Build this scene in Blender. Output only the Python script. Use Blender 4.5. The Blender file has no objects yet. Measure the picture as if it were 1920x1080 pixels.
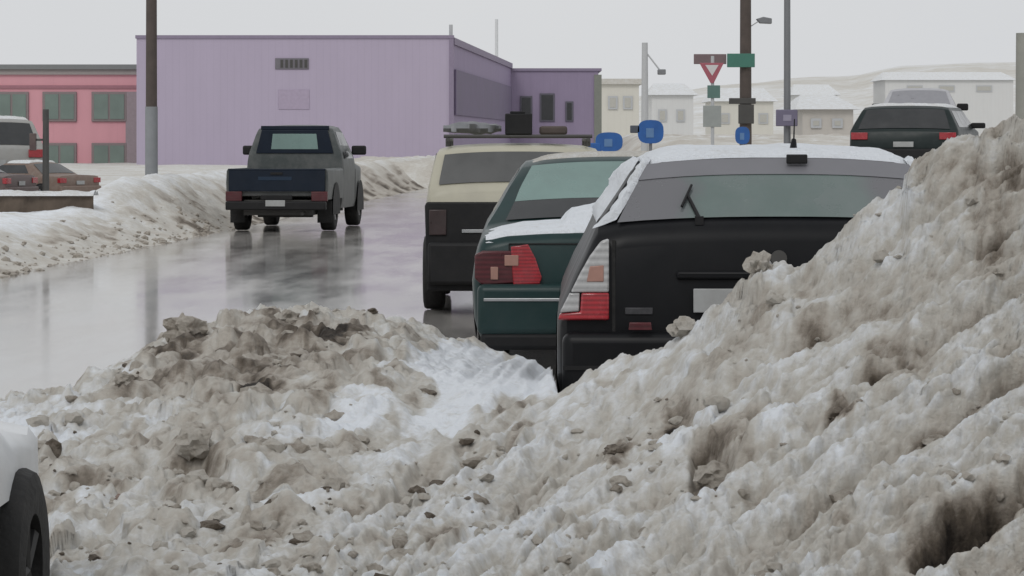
import bpy, bmesh, math, random
import numpy as np
from mathutils import Vector
random.seed(7)
S = bpy.context.scene
COL = S.collection
F = 6000.0; HZ = 262.0; CH = 1.5          # focal length in photo pixels, horizon row, camera height
def PX(px, y): return (px-960)/F*y
def PZ(py, y): return CH-(py-HZ)/F*y

# ------------------------------------------------------------------ noise
def _h(i, j, s):
    n = (i*374761393 + j*668265263 + s*1442695041) & 0xffffffff
    n = ((n ^ (n >> 13))*1274126177) & 0xffffffff
    return ((n ^ (n >> 16)) & 0xffff)/65535.0
def vn(x, y, s=0):
    x = np.asarray(x, float); y = np.asarray(y, float)
    xi = np.floor(x).astype(np.int64); yi = np.floor(y).astype(np.int64)
    fx = x-xi; fy = y-yi
    fx = fx*fx*fx*(fx*(fx*6-15)+10); fy = fy*fy*fy*(fy*(fy*6-15)+10)
    a = _h(xi, yi, s); b = _h(xi+1, yi, s); c = _h(xi, yi+1, s); d = _h(xi+1, yi+1, s)
    return (a*(1-fx)+b*fx)*(1-fy)+(c*(1-fx)+d*fx)*fy
def fbm(x, y, s=0, o=4, g=.5):
    t = 0; a = 1; n = 0
    for k in range(o):
        t = t+a*vn(x*2**k+k*17.3, y*2**k-k*9.1, s+k); n += a; a *= g
    return t/n
def worley(x, y, s=0):
    xi = np.floor(x).astype(np.int64); yi = np.floor(y).astype(np.int64); best = np.full(x.shape, 9.); val = np.zeros(x.shape)
    for di in (-1, 0, 1):
        for dj in (-1, 0, 1):
            a = xi+di; b = yi+dj; px = a+_h(a, b, s+1); py = b+_h(a, b, s+2); d = np.hypot(x-px, y-py)
            m = d < best; best = np.where(m, d, best); val = np.where(m, _h(a, b, s+3), val)
    return best, val          # rounded clods: distance to the nearest centre and a random value per clod
def sm(a, b, x):
    t = np.clip((np.asarray(x, float)-a)/(b-a), 0, 1); return t*t*(3-2*t)

# ------------------------------------------------------------------ materials
def newmat(name):
    m = bpy.data.materials.new(name); m.use_nodes = True
    nt = m.node_tree; return m, nt, nt.nodes['Principled BSDF']
def mat(name, col, rough=.5, metal=0, var=.15, scale=8, bump=0, dirt=0, dirtcol=(.3,.28,.25), coat=0, spec=.5, zdirt=None):
    """procedural paint / plastic / metal with uneven tone, optional road grime rising from the bottom"""
    m, nt, b = newmat(name); N = nt.nodes; L = nt.links
    tc = N.new('ShaderNodeTexCoord')
    n = N.new('ShaderNodeTexNoise'); n.inputs['Scale'].default_value = scale; n.inputs['Detail'].default_value = 6
    L.new(tc.outputs['Object'], n.inputs['Vector'])
    mx = N.new('ShaderNodeMix'); mx.data_type = 'RGBA'
    mx.inputs[6].default_value = (*[c*(1-var) for c in col], 1); mx.inputs[7].default_value = (*[min(1, c*(1+var)) for c in col], 1)
    L.new(n.outputs['Fac'], mx.inputs[0]); out = mx.outputs[2]
    rr = N.new('ShaderNodeMapRange'); rr.inputs[3].default_value = max(0, rough-.1); rr.inputs[4].default_value = min(1, rough+.15)
    L.new(n.outputs['Fac'], rr.inputs[0]); ro = rr.outputs[0]
    if dirt:
        n2 = N.new('ShaderNodeTexNoise'); n2.inputs['Scale'].default_value = scale*.6; n2.inputs['Detail'].default_value = 9; n2.inputs['Roughness'].default_value = .7
        L.new(tc.outputs['Object'], n2.inputs['Vector'])
        r2 = N.new('ShaderNodeMapRange'); r2.inputs[1].default_value = .42; r2.inputs[2].default_value = .75
        r2.inputs[3].default_value = 0; r2.inputs[4].default_value = dirt
        L.new(n2.outputs['Fac'], r2.inputs[0]); f = r2.outputs[0]
        if zdirt:
            sp = N.new('ShaderNodeSeparateXYZ'); L.new(tc.outputs['Object'], sp.inputs[0])
            r3 = N.new('ShaderNodeMapRange'); r3.inputs[1].default_value = zdirt[0]; r3.inputs[2].default_value = zdirt[1]
            r3.inputs[3].default_value = dirt; r3.inputs[4].default_value = 0
            L.new(sp.outputs[2], r3.inputs[0])
            ad = N.new('ShaderNodeMath'); ad.operation = 'ADD'; ad.use_clamp = True
            L.new(f, ad.inputs[0]); L.new(r3.outputs[0], ad.inputs[1]); f = ad.outputs[0]
        m2 = N.new('ShaderNodeMix'); m2.data_type = 'RGBA'; L.new(f, m2.inputs[0]); L.new(out, m2.inputs[6]); m2.inputs[7].default_value = (*dirtcol, 1)
        out = m2.outputs[2]
        m3 = N.new('ShaderNodeMix'); m3.data_type = 'FLOAT'; L.new(f, m3.inputs[0]); L.new(ro, m3.inputs[2]); m3.inputs[3].default_value = .8
        ro = m3.outputs[0]
    L.new(out, b.inputs['Base Color']); L.new(ro, b.inputs['Roughness'])
    b.inputs['Metallic'].default_value = metal; b.inputs['Coat Weight'].default_value = coat; b.inputs['Specular IOR Level'].default_value = spec
    if bump:
        bp = N.new('ShaderNodeBump'); bp.inputs['Strength'].default_value = bump; bp.inputs['Distance'].default_value = .02
        L.new(n.outputs['Fac'], bp.inputs['Height']); L.new(bp.outputs[0], b.inputs['Normal'])
    return m
def snow_mat(name, attr=True, scale=1.0, dirty=.35):
    m, nt, b = newmat(name); N = nt.nodes; L = nt.links
    geo = N.new('ShaderNodeNewGeometry')
    n1 = N.new('ShaderNodeTexNoise'); n1.inputs['Scale'].default_value = 2.2*scale; n1.inputs['Detail'].default_value = 10; n1.inputs['Roughness'].default_value = .68
    n2 = N.new('ShaderNodeTexNoise'); n2.inputs['Scale'].default_value = 16*scale; n2.inputs['Detail'].default_value = 8; n2.inputs['Roughness'].default_value = .75
    n3 = N.new('ShaderNodeTexVoronoi'); n3.inputs['Scale'].default_value = 22*scale
    for n in (n1, n2, n3): L.new(geo.outputs['Position'], n.inputs['Vector'])
    ramp = N.new('ShaderNodeValToRGB'); e = ramp.color_ramp.elements
    e[0].position = 0; e[0].color = (.82, .855, .90, 1); e[1].position = 1; e[1].color = (.022, .017, .013, 1)
    for p, c in ((.15, (.68,.685,.68)), (.30, (.56,.54,.495)), (.46, (.47,.435,.385)), (.62, (.29,.255,.215)), (.80, (.12,.098,.076))):
        q = e.new(p); q.color = (*c, 1)
    if attr:
        a = N.new('ShaderNodeAttribute'); a.attribute_name = 'dirt'; base = a.outputs['Fac']
    else:
        v = N.new('ShaderNodeValue'); v.outputs[0].default_value = dirty; base = v.outputs[0]
    def ma(op, x, y, z=None):
        q = N.new('ShaderNodeMath'); q.operation = op
        for k, s_ in enumerate((x, y, z)):
            if s_ is None: continue
            if isinstance(s_, (int, float)): q.inputs[k].default_value = s_
            else: L.new(s_, q.inputs[k])
        return q.outputs[0]
    d1 = ma('MULTIPLY_ADD', ma('SUBTRACT', n1.outputs['Fac'], .5), .46, base)
    d2 = ma('MULTIPLY_ADD', ma('SUBTRACT', n2.outputs['Fac'], .5), .54, d1)
    L.new(d2, ramp.inputs[0]); L.new(ramp.outputs[0], b.inputs['Base Color'])
    b.inputs['Roughness'].default_value = .75; b.inputs['Specular IOR Level'].default_value = .25
    hh = ma('MULTIPLY_ADD', n3.outputs['Distance'], .35, n2.outputs['Fac'])
    bp = N.new('ShaderNodeBump'); bp.inputs['Strength'].default_value = .8; bp.inputs['Distance'].default_value = .035
    L.new(hh, bp.inputs['Height']); L.new(bp.outputs[0], b.inputs['Normal'])
    return m
def road_mat():
    m, nt, b = newmat('wet_slush_road'); N = nt.nodes; L = nt.links
    geo = N.new('ShaderNodeNewGeometry')
    mp = N.new('ShaderNodeMapping'); mp.inputs['Scale'].default_value = (1.0, .16, 1); L.new(geo.outputs['Position'], mp.inputs[0])
    n1 = N.new('ShaderNodeTexNoise'); n1.inputs['Scale'].default_value = 1.6; n1.inputs['Detail'].default_value = 8; n1.inputs['Roughness'].default_value = .62
    L.new(mp.outputs[0], n1.inputs['Vector'])
    n2 = N.new('ShaderNodeTexNoise'); n2.inputs['Scale'].default_value = 7; n2.inputs['Detail'].default_value = 6; L.new(geo.outputs['Position'], n2.inputs['Vector'])
    r = N.new('ShaderNodeValToRGB'); e = r.color_ramp.elements
    e[0].position = .25; e[0].color = (.235,.225,.215,1); e[1].position = .7; e[1].color = (.40,.38,.355,1)
    L.new(n1.outputs['Fac'], r.inputs[0]); L.new(r.outputs[0], b.inputs['Base Color'])
    rr = N.new('ShaderNodeMapRange'); rr.inputs[1].default_value = .35; rr.inputs[2].default_value = .65; rr.inputs[3].default_value = .075; rr.inputs[4].default_value = .15
    L.new(n1.outputs['Fac'], rr.inputs[0]); L.new(rr.outputs[0], b.inputs['Roughness'])
    bp = N.new('ShaderNodeBump'); bp.inputs['Strength'].default_value = .035; bp.inputs['Distance'].default_value = .01
    L.new(n2.outputs['Fac'], bp.inputs['Height']); L.new(bp.outputs[0], b.inputs['Normal'])
    b.inputs['Specular IOR Level'].default_value = .42
    return m
def siding_mat(name, col, period=.25, axis=0, var=.08):
    m, nt, b = newmat(name); N = nt.nodes; L = nt.links
    tc = N.new('ShaderNodeTexCoord'); sp = N.new('ShaderNodeSeparateXYZ'); L.new(tc.outputs['Object'], sp.inputs[0])
    w = N.new('ShaderNodeMath'); w.operation = 'PINGPONG'; w.inputs[1].default_value = period/2
    L.new(sp.outputs[axis], w.inputs[0])
    mr = N.new('ShaderNodeMapRange'); mr.inputs[1].default_value = 0; mr.inputs[2].default_value = .02; mr.inputs[3].default_value = .93; mr.inputs[4].default_value = 1
    L.new(w.outputs[0], mr.inputs[0])
    n = N.new('ShaderNodeTexNoise'); n.inputs['Scale'].default_value = .9; n.inputs['Detail'].default_value = 9; n.inputs['Roughness'].default_value = .68
    mp = N.new('ShaderNodeMapping'); mp.inputs['Scale'].default_value = (1.6, 1.6, .35); L.new(tc.outputs['Object'], mp.inputs[0]); L.new(mp.outputs[0], n.inputs['Vector'])
    mx = N.new('ShaderNodeMix'); mx.data_type = 'RGBA'
    mx.inputs[6].default_value = (*[c*(1-var*2) for c in col], 1); mx.inputs[7].default_value = (*[c*(1+var*2) for c in col], 1)
    L.new(n.outputs['Fac'], mx.inputs[0])
    mu = N.new('ShaderNodeMix'); mu.data_type = 'RGBA'; mu.blend_type = 'MULTIPLY'; mu.inputs[0].default_value = 1
    L.new(mx.outputs[2], mu.inputs[6]); L.new(mr.outputs[0], mu.inputs[7]); L.new(mu.outputs[2], b.inputs['Base Color'])
    b.inputs['Roughness'].default_value = .7
    return m
M = {}
M['snow'] = snow_mat('dirty_snow'); M['snow_far'] = snow_mat('far_snow', scale=.5)
M['fresh'] = snow_mat('fresh_snow', attr=False, scale=1.5, dirty=-.02)
M['cap'] = snow_mat('clean_snow', attr=False, scale=1.5, dirty=.12)
M['capd'] = snow_mat('grey_snow', attr=False, scale=1.5, dirty=.3)
M['clod'] = snow_mat('muddy_snow', attr=False, scale=2, dirty=.52)
M['clodd'] = snow_mat('dark_mud', attr=False, scale=2, dirty=.78)
M['clodm'] = snow_mat('grey_ice', attr=False, scale=2, dirty=.42)
M['road'] = road_mat()
M['black'] = mat('black_paint', (.006,.0065,.008), .34, var=.3, scale=3, dirt=.06, dirtcol=(.10,.095,.09), zdirt=(.2,.6), coat=0, spec=.16)
M['green'] = mat('dark_green_paint', (.007,.030,.030), .3, var=.3, scale=3, dirt=.14, dirtcol=(.12,.12,.12), zdirt=(.2,.6), coat=.03, spec=.25)
M['beige'] = mat('beige_paint', (.44,.42,.33), .4, var=.12, scale=3, dirt=.4, dirtcol=(.30,.28,.25))
M['silver'] = mat('silver_paint', (.058,.068,.068), .38, metal=.25, var=.1, scale=4, dirt=.5, dirtcol=(.24,.235,.23), zdirt=(.4,.9))
M['navy'] = mat('navy_paint', (.008,.014,.026), .4, var=.3, scale=5, dirt=.10, dirtcol=(.06,.065,.07), spec=.2)
M['rimdark'] = mat('dark_steel_rim', (.02,.02,.02), .6)
M['white'] = mat('white_paint', (.66,.68,.70), .35, var=.06, scale=4, dirt=.35, dirtcol=(.42,.40,.37), zdirt=(.3,.7))
M['maroon'] = mat('maroon_paint', (.08,.05,.048), .4, var=.3, dirt=.4, dirtcol=(.2,.17,.15))
M['rust'] = mat('orange_paint', (.17,.115,.09), .5, var=.2, dirt=.7, dirtcol=(.26,.22,.19))
M['plastic'] = mat('black_plastic', (.010,.010,.011), .6, var=.3, dirt=.12, dirtcol=(.08,.075,.07), spec=.3)
M['rubber'] = mat('rubber', (.012,.012,.012), .8, var=.4, scale=20, bump=.5, dirt=.2, dirtcol=(.08,.075,.07))
M['rim'] = mat('alloy', (.38,.38,.39), .35, metal=.7, dirt=.5, dirtcol=(.2,.19,.18))
M['chrome'] = mat('chrome', (.45,.46,.47), .25, metal=.8, dirt=.4, dirtcol=(.25,.24,.23))
M['glass'] = mat('frosted_glass', (.115,.155,.145), .14, var=.2, scale=3.5, dirt=.55, dirtcol=(.19,.20,.205), spec=.6)
M['bandgrey'] = mat('grey_band', (.17,.17,.185), .35, var=.12, scale=4)
M['glassg'] = mat('frosted_green_glass', (.18,.27,.25), .2, var=.2, scale=2.5, dirt=.6, dirtcol=(.13,.17,.165))
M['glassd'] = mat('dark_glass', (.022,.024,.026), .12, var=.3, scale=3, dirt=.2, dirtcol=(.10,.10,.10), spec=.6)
M['paleglass'] = mat('pale_glass', (.26,.26,.28), .3)
M['hazeglass'] = mat('grey_glass', (.07,.072,.072), .3, var=.3, scale=3, dirt=.4, dirtcol=(.12,.12,.12))
M['red'] = mat('red_lens', (.36,.012,.022), .2, var=.25, scale=20, dirt=.15, dirtcol=(.35,.2,.2), coat=.5)
M['redd'] = mat('dark_red_lens', (.085,.012,.017), .3, var=.3, scale=15, dirt=.3, dirtcol=(.12,.07,.07))
def ribs(m, period, lo, axis=2):
    nt = m.node_tree; N = nt.nodes; L = nt.links; b = N['Principled BSDF']; src = b.inputs['Base Color'].links[0].from_socket
    tc = N.new('ShaderNodeTexCoord'); sp = N.new('ShaderNodeSeparateXYZ'); L.new(tc.outputs['Object'], sp.inputs[0])
    pp = N.new('ShaderNodeMath'); pp.operation = 'PINGPONG'; pp.inputs[1].default_value = period/2; L.new(sp.outputs[axis], pp.inputs[0])
    mr = N.new('ShaderNodeMapRange'); mr.inputs[2].default_value = period/2; mr.inputs[3].default_value = lo; mr.inputs[4].default_value = 1.15; L.new(pp.outputs[0], mr.inputs[0])
    mu = N.new('ShaderNodeMix'); mu.data_type = 'RGBA'; mu.blend_type = 'MULTIPLY'; mu.inputs[0].default_value = 1
    L.new(src, mu.inputs[6]); L.new(mr.outputs[0], mu.inputs[7]); L.new(mu.outputs[2], b.inputs['Base Color'])
    bp = N.new('ShaderNodeBump'); bp.inputs['Strength'].default_value = .5; bp.inputs['Distance'].default_value = .01
    L.new(pp.outputs[0], bp.inputs['Height']); L.new(bp.outputs[0], b.inputs['Normal'])
ribs(M['red'], .022, .55); ribs(M['redd'], .03, .6)
def sidegrey(m, x0, x1, col):
    nt = m.node_tree; N = nt.nodes; L = nt.links; b = N['Principled BSDF']; src = b.inputs['Base Color'].links[0].from_socket
    tc = N.new('ShaderNodeTexCoord'); sp = N.new('ShaderNodeSeparateXYZ'); L.new(tc.outputs['Object'], sp.inputs[0])
    ns = N.new('ShaderNodeTexNoise'); ns.inputs['Scale'].default_value = 5; ns.inputs['Detail'].default_value = 8; L.new(tc.outputs['Object'], ns.inputs['Vector'])
    ab = N.new('ShaderNodeMath'); ab.operation = 'ABSOLUTE'; L.new(sp.outputs[0], ab.inputs[0])
    ad = N.new('ShaderNodeMath'); ad.operation = 'MULTIPLY_ADD'; L.new(ns.outputs['Fac'], ad.inputs[0]); ad.inputs[1].default_value = .22; L.new(ab.outputs[0], ad.inputs[2])
    mr = N.new('ShaderNodeMapRange'); mr.inputs[1].default_value = x0+.1; mr.inputs[2].default_value = x1+.1; L.new(ad.outputs[0], mr.inputs[0])
    mx = N.new('ShaderNodeMix'); mx.data_type = 'RGBA'; L.new(mr.outputs[0], mx.inputs[0]); L.new(src, mx.inputs[6]); mx.inputs[7].default_value = (*col, 1)
    L.new(mx.outputs[2], b.inputs['Base Color'])
sidegrey(M['glass'], .38, .50, (.135,.135,.145))
M['smoke'] = mat('smoked_lens', (.035,.02,.02), .3, var=.4, scale=15, dirt=.2, dirtcol=(.08,.07,.07))
M['clear'] = mat('clear_lens', (.42,.42,.42), .22, var=.12, scale=30, dirt=.3, dirtcol=(.5,.5,.5), coat=.5)
ribs(M['clear'], .035, .72)
M['amber'] = mat('amber_lens', (.36,.20,.16), .3, var=.15, scale=30)
M['plate'] = mat('plate_white', (.36,.37,.37), .5, var=.1, dirt=.5, dirtcol=(.2,.19,.18))
M['ink'] = mat('dark_ink', (.07,.08,.10), .6)
M['wood'] = mat('weathered_wood', (.085,.068,.06), .85, var=.4, scale=6, bump=.6)
M['woodg'] = mat('grey_wood', (.24,.25,.26), .85, var=.2, scale=6, bump=.4)
M['steel'] = mat('galvanised_steel', (.20,.205,.215), .5, metal=.4, var=.15)
M['pale'] = mat('pale_steel', (.46,.47,.48), .6, var=.08)
M['dark'] = mat('dark_metal', (.06,.058,.055), .6, var=.3)
M['sgreen'] = mat('sign_green', (.05,.17,.13), .5, var=.15)
M['sred'] = mat('sign_red', (.36,.10,.13), .5, var=.15)
M['swhite'] = mat('sign_white', (.6,.58,.58), .5, var=.08)
M['sblue'] = mat('sign_blue', (.018,.10,.33), .5, var=.25)
M['slilac'] = mat('sign_grey_lilac', (.15,.135,.20), .5, var=.15)
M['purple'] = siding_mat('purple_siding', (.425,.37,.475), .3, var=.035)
M['purple2'] = siding_mat('purple_siding_shade', (.28,.225,.34), .35, axis=1)  # darker copy, the side wall's shade is put into the colour
M['pink'] = siding_mat('pink_render', (.64,.32,.36), 3.0, var=.05)
M['purpletrim'] = mat('purple_trim', (.25,.21,.29), .7)
M['roofgrey'] = mat('roof_grey', (.20,.21,.21), .7)
M['winglass'] = mat('window_glass', (.15,.20,.175), .15, var=.35, scale=1.1, spec=.7)
M['winframe'] = mat('window_frame', (.30,.20,.21), .6)
M['cream'] = siding_mat('cream_wall', (.62,.60,.54), .5, var=.03)
M['creamg'] = siding_mat('pale_grey_wall', (.62,.62,.61), .5, var=.03)
M['tan'] = siding_mat('tan_wall', (.50,.47,.43), .5, var=.04)
M['stone'] = mat('brown_stone', (.11,.085,.065), .9, var=.5, scale=3.5, bump=1)
M['bluetarp'] = M['sblue']

# ------------------------------------------------------------------ object helpers
def tag(o, label=None, cat=None, group=None, kind=None):
    if label: o['label'] = label
    if cat: o['category'] = cat
    if group: o['group'] = group
    if kind: o['kind'] = kind
    return o
def empty(name, loc, rz=0, label=None, cat=None, group=None):
    o = bpy.data.objects.new(name, None); COL.objects.link(o); o.location = loc; o.rotation_euler = (0, 0, rz); o.empty_display_size = .2
    return tag(o, label, cat, group)
def mk(name, vs, fs, m, parent=None, smooth=False, angle=35):
    me = bpy.data.meshes.new(name); me.from_pydata([tuple(v) for v in vs], [], fs); me.validate()
    bm = bmesh.new(); bm.from_mesh(me); bmesh.ops.remove_doubles(bm, verts=bm.verts, dist=1e-5); bmesh.ops.recalc_face_normals(bm, faces=bm.faces); bm.to_mesh(me); bm.free()
    me.materials.append(m)
    if smooth:
        me.polygons.foreach_set('use_smooth', [True]*len(me.polygons))
        try: me.set_sharp_from_angle(angle=math.radians(angle))
        except Exception: pass
    o = bpy.data.objects.new(name, me); COL.objects.link(o)
    if parent: o.parent = parent
    return o
class MB:
    def __init__(s): s.v = []; s.f = []
    def add(s, vs, fs):
        n = len(s.v); s.v += [tuple(v) for v in vs]; s.f += [tuple(i+n for i in f) for f in fs]
    def box(s, x0, x1, y0, y1, z0, z1):
        s.add([(x0,y0,z0),(x1,y0,z0),(x1,y1,z0),(x0,y1,z0),(x0,y0,z1),(x1,y0,z1),(x1,y1,z1),(x0,y1,z1)],
              [(0,3,2,1),(4,5,6,7),(0,1,5,4),(1,2,6,5),(2,3,7,6),(3,0,4,7)])
    def tube(s, a, b, r0, r1=None, n=12):
        r1 = r0 if r1 is None else r1; a = Vector(a); b = Vector(b); d = (b-a).normalized()
        u = d.cross(Vector((0,0,1))); u = u.normalized() if u.length > 1e-3 else Vector((1,0,0)); w = d.cross(u)
        vs = []
        for p, r in ((a, r0), (b, r1)):
            for k in range(n):
                t = 2*math.pi*k/n; vs.append(p+u*math.cos(t)*r+w*math.sin(t)*r)
        s.add(vs, [(k, (k+1)%n, n+(k+1)%n, n+k) for k in range(n)]+[tuple(range(n))[::-1], tuple(range(n, 2*n))])
    def prism(s, poly, y0, y1):      # polygon in x,z extruded along y
        n = len(poly); vs = [(x, y0, z) for x, z in poly]+[(x, y1, z) for x, z in poly]
        s.add(vs, [tuple(range(n)), tuple(range(n, 2*n))[::-1]]+[(k, n+k, n+(k+1)%n, (k+1)%n) for k in range(n)])
    def build(s, name, m, parent=None, smooth=False, bevel=0, seg=2):
        o = mk(name, s.v, s.f, m, parent, smooth)
        if bevel:
            md = o.modifiers.new('b', 'BEVEL'); md.width = bevel; md.segments = seg; md.limit_method = 'ANGLE'
            o.data.polygons.foreach_set('use_smooth', [True]*len(o.data.polygons))
            try: o.data.set_sharp_from_angle(angle=math.radians(35))
            except Exception: pass
        return o
def box(name, m, parent, x0, x1, y0, y1, z0, z1, bevel=0):
    b = MB(); b.box(x0, x1, y0, y1, z0, z1); return b.build(name, m, parent, bevel=bevel)
def prism(name, m, parent, poly, y0, y1, bevel=0):
    b = MB(); b.prism(poly, y0, y1); return b.build(name, m, parent, bevel=bevel)
def interp(tab, x):
    return float(np.interp(x, [a for a, _ in tab], [b for _, b in tab]))

# ------------------------------------------------------------------ vehicles (origin: rear centre on the ground, +Y = forwards)
class Shape:
    """body surface: zt = height of the upper outline along y, w = half width by height, tp = plan taper by y"""
    def __init__(s, L, zt, w, zb, crown=.035):
        s.L = L; s.zt = zt; s.w = w; s.zb = zb; s.crown = crown
        s.tp = [(0,.955),(.03,.98),(.09,.995),(.2,1),(L-.6,1),(L-.25,.95),(L-.08,.88),(L,.80)]
    def top(s, x, y):
        z = interp(s.zt, y); h = s.half(z, y); return z-s.crown*(min(1, abs(x)/h)**2.5)*1.0
    def half(s, z, y): return interp(s.w, z)*interp(s.tp, y)
    def body(s, m, parent, name='body'):
        ys = sorted(set([a for a, _ in s.zt]+[a for a, _ in s.tp]+list(np.linspace(0, s.L, 26))))
        vs = []; ns = 9; nt = 11
        for y in ys:
            ztop = interp(s.zt, y); hw = s.half(ztop, y); r = min(.05, hw*.2)
            ring = []
            for k in range(ns):
                z = s.zb+(ztop-s.crown-r-s.zb)*k/(ns-1); ring.append((s.half(z, y), z))
            ring.append((s.half(ztop-s.crown-r*.35, y)-r*.22, ztop-s.crown-r*.3)); 
            for k in range(1, nt):
                x = (hw-r*.9)*(1-k/(nt-1)); ring.append((x, ztop-s.crown*((x/hw)**2.5)))
            full = [(-x, z) for x, z in ring]+[(x, z) for x, z in ring[::-1][1:]]
            vs.append([(x, y, z) for x, z in full])
        n = len(vs[0]); V = [p for r in vs for p in r]; Fs = []
        for i in range(len(vs)-1):
            for j in range(n-1): Fs.append((i*n+j, i*n+j+1, (i+1)*n+j+1, (i+1)*n+j))
        Fs.append(tuple(range(n))[::-1]); Fs.append(tuple((len(vs)-1)*n+j for j in range(n)))
        for i in range(len(vs)-1): Fs.append((i*n, (i+1)*n, (i+1)*n+n-1, i*n+n-1))
        return mk(name, V, Fs, m, parent, True, 40)
    def patch(s, name, m, parent, y0, y1, f0, f1, off=.008, nx=12, ny=6):
        """glass lying on the upper surface between y0 and y1; f = fraction of half width (low end, high end)"""
        V = []; 
        for j in range(ny+1):
            y = y0+(y1-y0)*j/ny; z = interp(s.zt, y); f = f0+(f1-f0)*j/ny; h = s.half(z, y)*f
            dz = (interp(s.zt, y+.01)-interp(s.zt, y-.01))/.02; nl = math.hypot(dz, 1)
            for i in range(nx+1):
                x = h*(2*i/nx-1); V.append((x, y-dz/nl*off, s.top(x, y)+off/nl))
        return mk(name, V, [(j*(nx+1)+i, j*(nx+1)+i+1, (j+1)*(nx+1)+i+1, (j+1)*(nx+1)+i) for j in range(ny) for i in range(nx)], m, parent, True)
    def side(s, name, m, parent, sgn, pts, off=.006):
        V = [(sgn*(s.half(z, y)+off), y, z) for y, z in pts]
        return mk(name, V, [tuple(range(len(V)))], m, parent)
    def snow(s, m, parent, y0, y1, f, th, seed=0, name='roof_snow', nx=26, ny=26, x0=-1, x1=1):
        V = []
        for j in range(ny+1):
            y = y0+(y1-y0)*j/ny
            for i in range(nx+1):
                u = x0+(x1-x0)*i/nx; z = interp(s.zt, y); x = s.half(z, y)*f*u
                e = min(1, min(i, nx-i)/2.2)*min(1, min(j, ny-j)/2.2); e = math.sqrt(e)
                nn = float(fbm(x*4+seed*7.7, y*4, seed, 4)); jit = float(vn(y*9, i*.5, seed+3)-.5)*.05
                V.append((x+jit*(1 if i in (0, nx) else 0), y, s.top(x, y)-.01+e*th*(.45+1.1*nn)))
        return mk(name, V, [(j*(nx+1)+i, j*(nx+1)+i+1, (j+1)*(nx+1)+i+1, (j+1)*(nx+1)+i) for j in range(ny) for i in range(nx)], m, parent, True, 60)
def wheel(parent, x, y, r=.31, wd=.2, rim=True):
    prof = [(.55,-.46),(.80,-.5),(.95,-.45),(1,-.33),(1,.33),(.95,.45),(.80,.5),(.55,.46)]; n = 28; V = []
    for k in range(n):
        t = 2*math.pi*k/n
        for q, (a, b) in enumerate(prof):
            rr = a*r*(1-.012*(k % 2) if 2 < q < 5 else 1)
            V.append((b*wd, math.cos(t)*rr, math.sin(t)*rr))
    m_ = len(prof); Fs = [(k*m_+i, k*m_+(i+1)%m_, ((k+1)%n)*m_+(i+1)%m_, ((k+1)%n)*m_+i) for k in range(n) for i in range(m_)]
    w = mk('wheel', V, Fs, M['rubber'], parent, True, 50); w.location = (x, y, r)
    if rim:
        b = MB(); b.tube((-.3*wd, 0, 0), (.3*wd, 0, 0), .58*r, n=20)
        for k in range(5):
            t = 2*math.pi*k/5; sx = .36*wd*(1 if x > 0 else -1)
            b.tube((sx, 0, 0), (sx, math.cos(t)*.52*r, math.sin(t)*.52*r), .05*r, .07*r, 6)
        b.build('rim', M['rim'], w)
    return w
def arch(s, parent, sgn, y, r=.37):
    V = []; n = 18
    for rr, o in ((r, .004), (r*.93, .014)):
        pass
    V = [(sgn*(s.half(max(.32, .32+math.sin(t)*r), y)+.006), y+math.cos(t)*r, max(s.zb, .30+math.sin(t)*r)) for t in np.linspace(-.3, math.pi+.3, n)]
    return mk('wheel_arch', V, [tuple(range(n))], M['plastic'], parent)
def mirrors(s, parent, y, z, m, both=True):
    for g in (-1, 1):
        x = s.half(z, y); b = MB(); b.box(min(g*(x-.03), g*(x+.22)), max(g*(x-.03), g*(x+.22)), y, y+.09, z, z+.14)
        b.build('wing_mirror', m, parent, bevel=.03)
def plate(parent, x0, x1, y, z0, z1, marks=False):
    p = box('licence_plate', M['plate'], parent, x0, x1, y-.012, y, z0, z1, .004)
    if False:
        b = MB(); w = x1-x0; h = z1-z0
        for k in range(6):
            if k == 3: continue
            a = x0+w*(.12+.13*k); b.box(a, a+w*.025, y-.015, y-.012, z0+h*.25, z0+h*.7); b.box(a+w*.025, a+w*.07, y-.015, y-.012, z0+h*(.25 if k % 2 else .58), z0+h*(.37 if k % 2 else .7))
        b.build('plate_marks', M['ink'], p)
    return p

# ---- black hatchback, the nearest of the parked row
Y1 = 15.0; CX1 = PX(1468, Y1)
car = empty('hatchback', (CX1, Y1, 0), -math.radians(1.2), 'black hatchback with clear and red tail lamps, half buried behind the big snow bank', 'car', 'cars parked nose to tail on the right')
W1 = [(.2,1.02),(.37,1.06),(.68,1.06),(.855,.985),(1.03,.90),(1.105,.875),(1.20,.80),(1.42,.66),(1.6,.6)]
Z1 = [(0,1.02),(.03,1.10),(.06,1.118),(.40,1.412),(.52,1.432),(1.2,1.45),(2.2,1.43),(2.7,1.30),(3.1,1.05),(3.3,.98),(4.0,.86),(4.12,.7)]
h = Shape(4.12, Z1, W1, .24)
h.body(M['black'], car)
h.patch('rear_window', M['glass'], car, .075, .39, .915, .95, .010)
h.snow(M['fresh'], car, .385, 2.35, 1.0, .036, 1, ny=40)
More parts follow.
